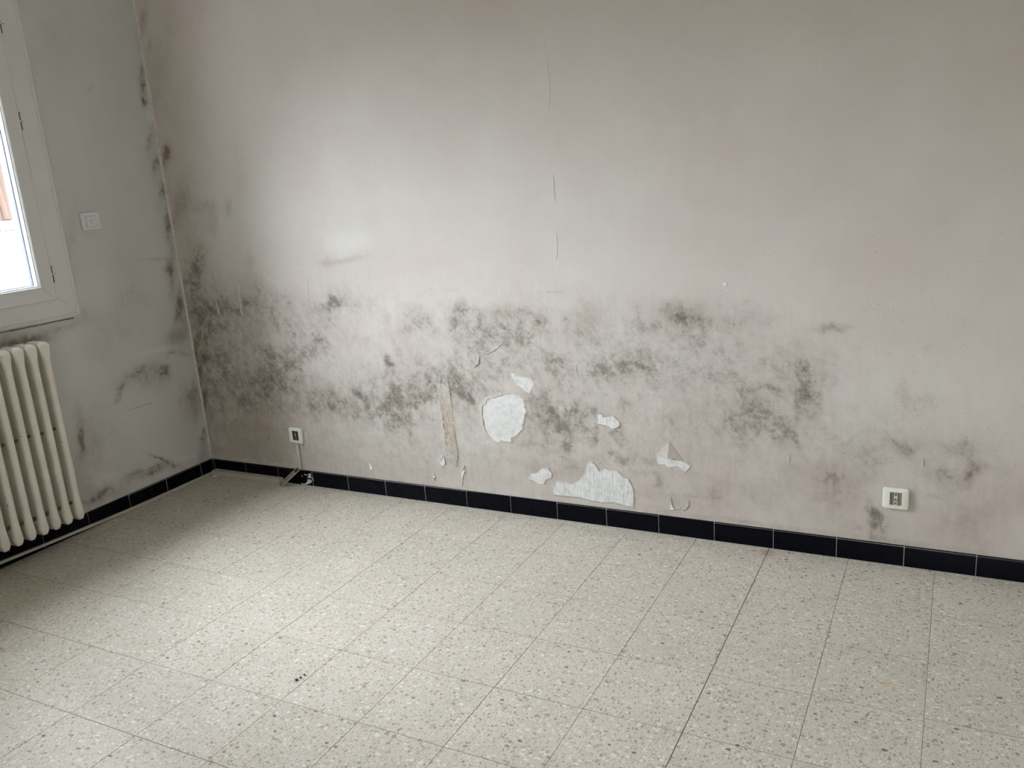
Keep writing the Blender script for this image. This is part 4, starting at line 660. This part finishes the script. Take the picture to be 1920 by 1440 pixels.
# crumbs on the floor
def crumb(x, y, r, mat, label, seed, name='crumb', cat='debris', flat=.6, group=None, z0=0.0):
    import bmesh
    R = random.Random(seed); bm = bmesh.new(); bmesh.ops.create_icosphere(bm, subdivisions=2, radius=r)
    for v in bm.verts:
        k = 1+R.uniform(-.22,.22); v.co = Vector((v.co.x*k*1.3, v.co.y*k, v.co.z*k*flat))
    zm = min(v.co.z for v in bm.verts)
    me = bpy.data.meshes.new(name); 
    for v in bm.verts: v.co.z -= zm
    bm.to_mesh(me); bm.free(); me.materials.append(mat)
    o = bpy.data.objects.new(name, me); C.objects.link(o); o.location = (x, y, z0+.0002); o.rotation_euler.z = R.uniform(0,3)
    return tag(o, label, cat, group)
crumb(.062,-.055,.0085, M_PAPER, 'white chip of plaster on the floor in the room corner', 1, 'plaster_chip', 'plaster chip', .45)
g3 = 'black crumbs on the open floor'
crumb(1.578,-1.211,.0034, M_CRUMB, 'black crumb on the floor, nearest of the three in a row', 2, group=g3)
crumb(1.581,-1.197,.0028, M_CRUMB, 'black crumb on the floor, middle of the three in a row', 3, group=g3)
crumb(1.582,-1.183,.0026, M_CRUMB, 'black crumb on the floor, farthest of the three in a row', 4, group=g3)

# ------------------------------------------------------------------ sockets and switch
def rrect(w, h, r, n=5):
    out = []
    for cx_, cz_, a0 in ((w/2-r,h/2-r,0),(-w/2+r,h/2-r,90),(-w/2+r,-h/2+r,180),(w/2-r,-h/2+r,270)):
        out += [(cx_+r*math.cos(math.radians(a0+90*k/n)), cz_+r*math.sin(math.radians(a0+90*k/n))) for k in range(n+1)]
    return out
def rings(levels, hole=None):     # levels: list of (poly, depth)
    V = []; F_ = []; n = len(levels[0][0])
    for pl_, d in levels: V += [(x, -d, z) for x, z in pl_]
    for i in range(len(levels)-1): F_ += [(i*n+k, i*n+(k+1)%n, (i+1)*n+(k+1)%n, (i+1)*n+k) for k in range(n)]
    return V, F_, n
def disc(b, x, z, r, d0, d1, n=14):
    b.prism([(x+r*math.cos(a), z+r*math.sin(a)) for a in np.linspace(0, 2*math.pi, n, endpoint=False)], -d0, -d1, lambda p, h: (p[0], h, p[1]))
def socket(loc, rot, label, w, h, ins_mat, slot_mat, ring_mat, tilt=0, shear=0):
    t_ = thing('wall_socket', label, 'socket', loc); t_.rotation_euler = (0, tilt, 0)
    out = rrect(w, h, .008); iw, ih = w*.46, h*.62
    mid = rrect(w-.006, h-.006, .006); hole = rrect(iw, ih, .0008)
    V, F_, n = rings([(out, .0008), (out, .0060), (rrect(w-.002,h-.002,.0075), .0082), (mid, .0092), (hole, .0092), (hole, .0060)])
    b = MB(); b.add(V, F_); o = b.make('cover_plate', M_PLATE, t_, smooth=35)
    b = MB(); b.prism(hole, -.0010, -.0064, lambda p, q: (p[0], q, p[1])); b.make('insert', ins_mat, t_)
    sw = w*.125; sh = h*.34; zc = h*.08
    b = MB(); b.prism([(x, z+zc) for x, z in rrect(sw, sh, sw*.3)], -.0066, -.0082, lambda p, q: (p[0], q, p[1])); sl = b.make('contact_strip', slot_mat, t_)
    b = MB()
    for s in (-1, 1): disc(b, 0, zc+s*sh*.33, sw*.30, .0083, .0086, 10)
    b.make('contact_hole', M_HOLE, sl)
    zr = -ih*.33
    V, F_, n = rings([([(x, z+zr) for x, z in rrect(.0130,.0130,.00649)], .0066), ([(x, z+zr) for x, z in rrect(.0124,.0124,.0062)], .0086), ([(x, z+zr) for x, z in rrect(.0092,.0092,.0046)], .0086), ([(x, z+zr) for x, z in rrect(.0092,.0092,.0046)], .0070)])
    b = MB(); b.add(V, F_); rg = b.make('earth_ring', slot_mat if ring_mat is None else M_SLOT, t_, smooth=35)
    b = MB(); disc(b, 0, zr, .0046, .0068, .0076, 14); b.make('earth_pin', ring_mat or M_HOLE, rg)
    return t_
s1 = socket((2.9935, -.0006, .2262), 0, 'ivory wall socket with grey insert above the skirting at the right', .0745, .0690, M_INS_G, M_SLOT, M_BRASS)
s2 = socket((.5600, -.0006, .2320), 0, 'ivory wall socket with black insert near the room corner', .0740, .0720, M_INS_B, plain('dull_contact', (.30,.28,.25), .5), None, tilt=math.radians(1.5))
# cable and stripped plaster groove below the left socket
b = MB(); b.tube([(.566,-.0022,.196),(.5675,-.0026,.16),(.566,-.0024,.12),(.5665,-.0024,.074)], .0017, 8)
tag(b.make('cable', M_CABLE, smooth=True), 'thin grey cable running from the left socket down to the skirting', 'cable')
b = MB(); b.tube([(.578,-.0012,.196),(.583,-.0014,.15),(.580,-.0012,.12)], .0010, 6)
b.make('paper_crease', M_PAPER, wall_back, smooth=True)

t_ = thing('light_switch', 'white square light switch on the left wall between window and corner', 'switch', (.0006, -.4060, 1.2290))
SW, SH = .084, .070
fx = lambda p, h: (h, p[0], p[1])
b = MB(); out = rrect(SW, SH, .005); 
V = []; F_ = []; n = len(out)
for pl_, d in ((out, .0006), (out, .0065), (rrect(SW-.003,SH-.003,.0045), .0090)): V += [(d, y, z) for y, z in pl_]
for i in range(2): F_ += [(i*n+k, i*n+(k+1)%n, (i+1)*n+(k+1)%n, (i+1)*n+k) for k in range(n)]
F_.append(tuple(range(2*n, 3*n))); b.add(V, F_); b.make('switch_plate', M_SWITCH, t_, smooth=35)
b = MB(); b.prism([(y, z-.001) for y, z in rrect(.048,.046,.002)], .0091, .0098, fx); b.make('rocker_surround', plain('switch_gap',(.52,.51,.53),.5), t_)
b = MB(); b.add([(.0099,-.0225,-.023),(.0099,.0225,-.023),(.0099,.0225,.021),(.0099,-.0225,.021),(.0112,-.0215,-.022),(.0112,.0215,-.022),(.0136,.0215,.0195),(.0136,-.0215,.0195)],
                [(0,3,2,1),(4,5,6,7),(0,1,5,4),(1,2,6,5),(2,3,7,6),(3,0,4,7)]); rk = b.make('rocker', M_SWITCH, t_)
MK = plain('switch_mark', (.22,.22,.24), .5)
b = MB(); b.prism([(-.002+.0034*math.cos(a), .001+.0024*math.sin(a)) for a in np.linspace(0,2*math.pi,10,endpoint=False)], .0118, .0130, fx); b.prism([(-.0012,-.006),(.0006,-.006),(.0006,-.011),(-.0012,-.011)], .0112, .0122, fx)
b.make('switch_mark', MK, rk)

# ------------------------------------------------------------------ radiator
rad = thing('radiator', 'cream column radiator under the window on the left wall', 'radiator', (.09, -.79, .105))
def section():
    H = .710; xs = [(-.050,.0),(-.048,.0075),(-.041,.0125),(-.032,.0135),(-.024,.010),(-.016,.0062),(.010,.0050),(.0295,.0052),(.0310,.0115),(.038,.0130),(.046,.0112),(.0490,.0066),(.050,.0)]
    zl = [(0,.006),(.004,.003),(.012,.0008),(.025,0),(.050,0),(.075,0),(.10,0),(.30,0),(.50,0),(H-.10,0),(H-.075,0),(H-.055,0),(H-.034,0),(H-.022,.0025),(H-.012,.0070),(H-.005,.013),(H-.0015,.020),(H,.030)]
    b = MB(); n = len(xs)*2-2; L_ = []
    for z, cut in zl:
        top = z > H/2; e = max(0, 1-(H-z)/.085) if top else max(0, 1-z/.095)
        e = e*e*(3-2*e)
        ring = []
        for sgn in (1, -1):
            seq = xs if sgn == 1 else xs[-2:0:-1]
            for x, hw in seq:
                hw2 = hw+(max(hw, .0248 if top else .0225)-hw)*e*max(0, 1-abs(x)/(.085 if top else .070))**.6
                xx = max(-.05+cut*.6, min(.05-cut, x)); 
                kk = 1.0 if z < H-.012 else max(.25, (H-z)/.012*.6+.4)
                if z < .006: kk = .45
                elif z < .014: kk = .8
                ring.append((xx, sgn*hw2*kk, z))
        L_.append(ring)
    V = [v for r in L_ for v in r]; F_ = [tuple(range(n))[::-1], tuple(range((len(L_)-1)*n, len(L_)*n))]
    for i in range(len(L_)-1): F_ += [(i*n+k, i*n+(k+1)%n, (i+1)*n+(k+1)%n, (i+1)*n+k) for k in range(n)]
    b.add(V, F_)
    return b
sec = section().make('radiator_section', M_RAD, rad, smooth=60)
NSEC = 16
rnd = random.Random(3)
b = MB()
b.prism([(.006*math.cos(a), .009*math.sin(a)) for a in np.linspace(0,2*math.pi,10,endpoint=False)], -.012, .012, lambda p, h: (p[0]+.012, h, p[1]))
sp1 = None
for k in range(NSEC):
    s = sec if k == 0 else inst(sec, parent=rad)
    s.location = (0, -.05*k, 0)
    for dz, dx in ((.372, .0), (.068, .006)):
        if k == 0 and sp1 is None:
            sp1 = b.make('rust_spot', M_RUST, rad); sp = sp1
        else: sp = inst(sp1, parent=rad)
        sp.location = (dx-.012+.016, -.05*k-.0125, dz+rnd.uniform(-.003,.003)); sp.scale = (.6+rnd.uniform(-.2,.2), .45, (.6 if dz > .2 else .85)*(1+rnd.uniform(-.2,.2)))
b = MB(); b.tube([(0,.020,.66),(0,.0285,.66)], .017, 8); b.tube([(0,.018,.66),(0,.026,.66)], .021, 16); b.make('end_plug', M_RAD, rad)
for yy in (-.10, -.60):
    b = MB(); b.box((-.0885, yy-.03, .60), (-.045, yy-.02, .63)); b.make('wall_bracket', M_RAD, rad)

# ------------------------------------------------------------------ window
win = bpy.data.objects.new('window_1', None); C.objects.link(win); win['kind'] = 'structure'
def mitre_frame(y0, y1, z0, z1, w, x0, x1, name, mat, parent, bev=.002, gap=.0004):
    """four mitred rails with front face at x1"""
    out = []
    def rail(P, Q, Pi, Qi):
        b = MB(); V = []
        pts = [P, Q, Qi, Pi]; c = (sum(p[0] for p in pts)/4, sum(p[1] for p in pts)/4)
        def sh(p, d): 
            L = math.hypot(p[0]-c[0], p[1]-c[1]); return (p[0]+(c[0]-p[0])*d/L, p[1]+(c[1]-p[1])*d/L)
        pts = [sh(p, gap) for p in pts]
        # bevel long edges: shift faces inwards at x1
        ux, uy = (pts[3][0]-pts[0][0]), (pts[3][1]-pts[0][1]); vx, vy = (pts[2][0]-pts[1][0]), (pts[2][1]-pts[1][1])
        k = bev/w
        a = [(pts[0][0]+ux*k, pts[0][1]+uy*k), (pts[1][0]+vx*k, pts[1][1]+vy*k), (pts[2][0]-vx*k, pts[2][1]-vy*k), (pts[3][0]-ux*k, pts[3][1]-uy*k)]
        V = [(x0, *p) for p in pts]+[(x1-bev, *p) for p in pts]+[(x1, *p) for p in a]
        b.add(V, [(0,3,2,1),(8,9,10,11)]+[(i,(i+1)%4,4+(i+1)%4,4+i) for i in range(4)]+[(4+i,4+(i+1)%4,8+(i+1)%4,8+i) for i in range(4)])
        out.append(b.make(name, mat, parent))
    A = [(y0,z0),(y1,z0),(y1,z1),(y0,z1)]; I = [(y0+w,z0+w),(y1-w,z0+w),(y1-w,z1-w),(y0+w,z1-w)]
    for i in range(4): rail(A[i], A[(i+1)%4], I[i], I[(i+1)%4])
    return out
wy0, wy1, wz0, wz1 = WIN[0]-.015, -.536, .868, 2.19
mitre_frame(wy0, wy1, wz0, wz1, .022, -.002, .016, 'cover_strip', M_PVC, win)
mitre_frame(wy0+.020, wy1-.020, wz0+.014, wz1-.014, .095, -.045, .026, 'frame_rail', M_PVC, win)
ym = (wy0+wy1)/2
for (a, c) in ((ym-.004, wy1-.102), (wy0+.102, ym+.004)):
    a2, c2 = (a+.004, c) if a == ym-.004 else (a, c-.008)
    z0_, z1_ = .946, 2.112
    mitre_frame(a2, c2, z0_, z1_, .060, -.035, .042, 'sash_rail', M_PVC, win, bev=.004)
    i0, i1, k0, k1 = a2+.060, c2-.060, z0_+.060, z1_-.060
    mitre_frame(i0-.001, i1+.001, k0-.001, k1+.001, .005, .004, .034, 'glazing_bead', M_BEAD, win, bev=.0008)
    mitre_frame(i0+.003, i1-.003, k0+.003, k1-.003, .0035, -.004, .012, 'glazing_seal', M_SEAL, win, bev=.0008)
    b = MB(); b.box((-.006, i0-.010, k0-.010), (-.002, i1+.010, k1+.010)); b.make('glass_pane', M_GLASS, win)
for zc, hh in ((1.613, .034), (1.046, .034), (1.95, .034)):
    b = MB(); b.box((.024,-.6300,zc-hh), (.0266,-.6240,zc+hh)); hg = b.make('hinge', M_PVC, win)
    b = MB(); b.box((.0262,-.6292,zc-hh), (.0272,-.6252,zc-.004)); b.box((.0262,-.6290,zc+.002), (.0272,-.6254,zc+hh-.004)); b.box((.0262,-.6255,zc-.0022), (.0270,-.612,zc-.0008)); b.box((.0262,-.6255,zc+hh-.005), (.0270,-.618,zc+hh-.004))
    b.make('hinge_gap', M_PVCD, hg)
# dark gap and filler line under the frame
b = MB(); R = random.Random(8); y = WIN[0]
while y < -.56:
    L_ = R.uniform(.008,.04); k_ = R.uniform(.0006,.0030); b.box((.0004, y, .8600-k_), (.0022, min(y+L_,-.56), .8606+R.uniform(0,.0010))); y += L_+(R.uniform(.01,.03) if R.random() < .18 else -.001)
b.make('dark_gap', M_PVCD, win)
b = MB(); b.box((-WALL_T-.04, WIN[0]-.03, .82), (-.05, WIN[1]+.0, .884)); b.make('outer_sill', M_PLAIN, win)


# unseen glazed door added behind the camera for soft fill light
dr = bpy.data.objects.new('fill_door_1', None); C.objects.link(dr); dr['kind'] = 'structure'
b = MB()
for (xa, xb, za, zb) in ((FILL_DOOR[0],FILL_DOOR[0]+.07,FILL_DOOR[2],FILL_DOOR[3]),(FILL_DOOR[1]-.07,FILL_DOOR[1],FILL_DOOR[2],FILL_DOOR[3]),(FILL_DOOR[0]+.07,FILL_DOOR[1]-.07,FILL_DOOR[2],FILL_DOOR[2]+.09),(FILL_DOOR[0]+.07,FILL_DOOR[1]-.07,FILL_DOOR[3]-.07,FILL_DOOR[3]),((FILL_DOOR[0]+FILL_DOOR[1])/2-.05,(FILL_DOOR[0]+FILL_DOOR[1])/2+.05,FILL_DOOR[2]+.09,FILL_DOOR[3]-.07)):
    b.box((xa, ROOM_Y-.12, za), (xb, ROOM_Y-.06, zb))
b.make('fill_door_frame', M_PVC, dr)
b = MB(); b.box((FILL_DOOR[0]+.06, ROOM_Y-.092, FILL_DOOR[2]+.08), (FILL_DOOR[1]-.06, ROOM_Y-.088, FILL_DOOR[3]-.06)); b.make('glass_pane', M_GLASS, dr)

# ------------------------------------------------------------------ outside
b = MB(); b.box((-30, -30, -3.3), (30, 40, -3.2)); b.make('ground', plain('pale_paving', (.45,.44,.42), .9), kind='structure')
nb = thing('neighbour_house', 'sunlit white house with terracotta roof slope seen through the window', 'house', (-8.0, 5.0, -3.2))
def at(o): o.parent = nb; o.matrix_parent_inverse = Matrix.Translation(nb.location).inverted(); return o
M_REND = plain('white_render', (.86,.86,.85), .9, .02, 2)
b = MB(); b.box((-13, -14, -3.2), (-8.0, 24, .96)); at(b.make('wall', M_REND))
for (xo, za, zb) in ((.06,.90,.98),(.14,.985,1.02),(.20,1.03,1.10),(.16,1.105,1.15)):
    b = MB(); b.box((-8.3, -14, za), (-8.0+xo, 24, zb), .0); at(b.make('cornice', M_REND))
t = NT('terracotta'); p = t.pos(); c = t.mix(t.lin(t.noise(p,3,4),.3,.7,0,1), (.19,.125,.098,1), (.25,.17,.135,1)); M_TERRA = t.set(c, .8)
b = MB(); y = 0.0
b.add([(-7.9,-14,1.152),(-7.9,24,1.152),(-8.02,24,2.05),(-8.02,-14,2.05),(-8.2,-14,1.152),(-8.2,24,1.152),(-8.3,24,2.05),(-8.3,-14,2.05)],
      [(0,1,2,3),(4,7,6,5),(0,4,5,1),(3,2,6,7),(0,3,7,4),(1,5,6,2)])
roof = at(b.make('roof', M_TERRA))
b = MB()
b.tube([(-7.89, 0, 1.16),(-8.0, 0, 2.06)], .045, 8)
rt = b.make('roof_tile_row', M_TERRA, smooth=True); rt.parent = nb; rt.matrix_parent_inverse = Matrix.Translation(nb.location).inverted(); rt.location = (0, -8.0, 0)
for k in range(1, 90):
    c_ = rt.copy(); C.objects.link(c_); c_.location = (0, -8.0+.2*k, 0)
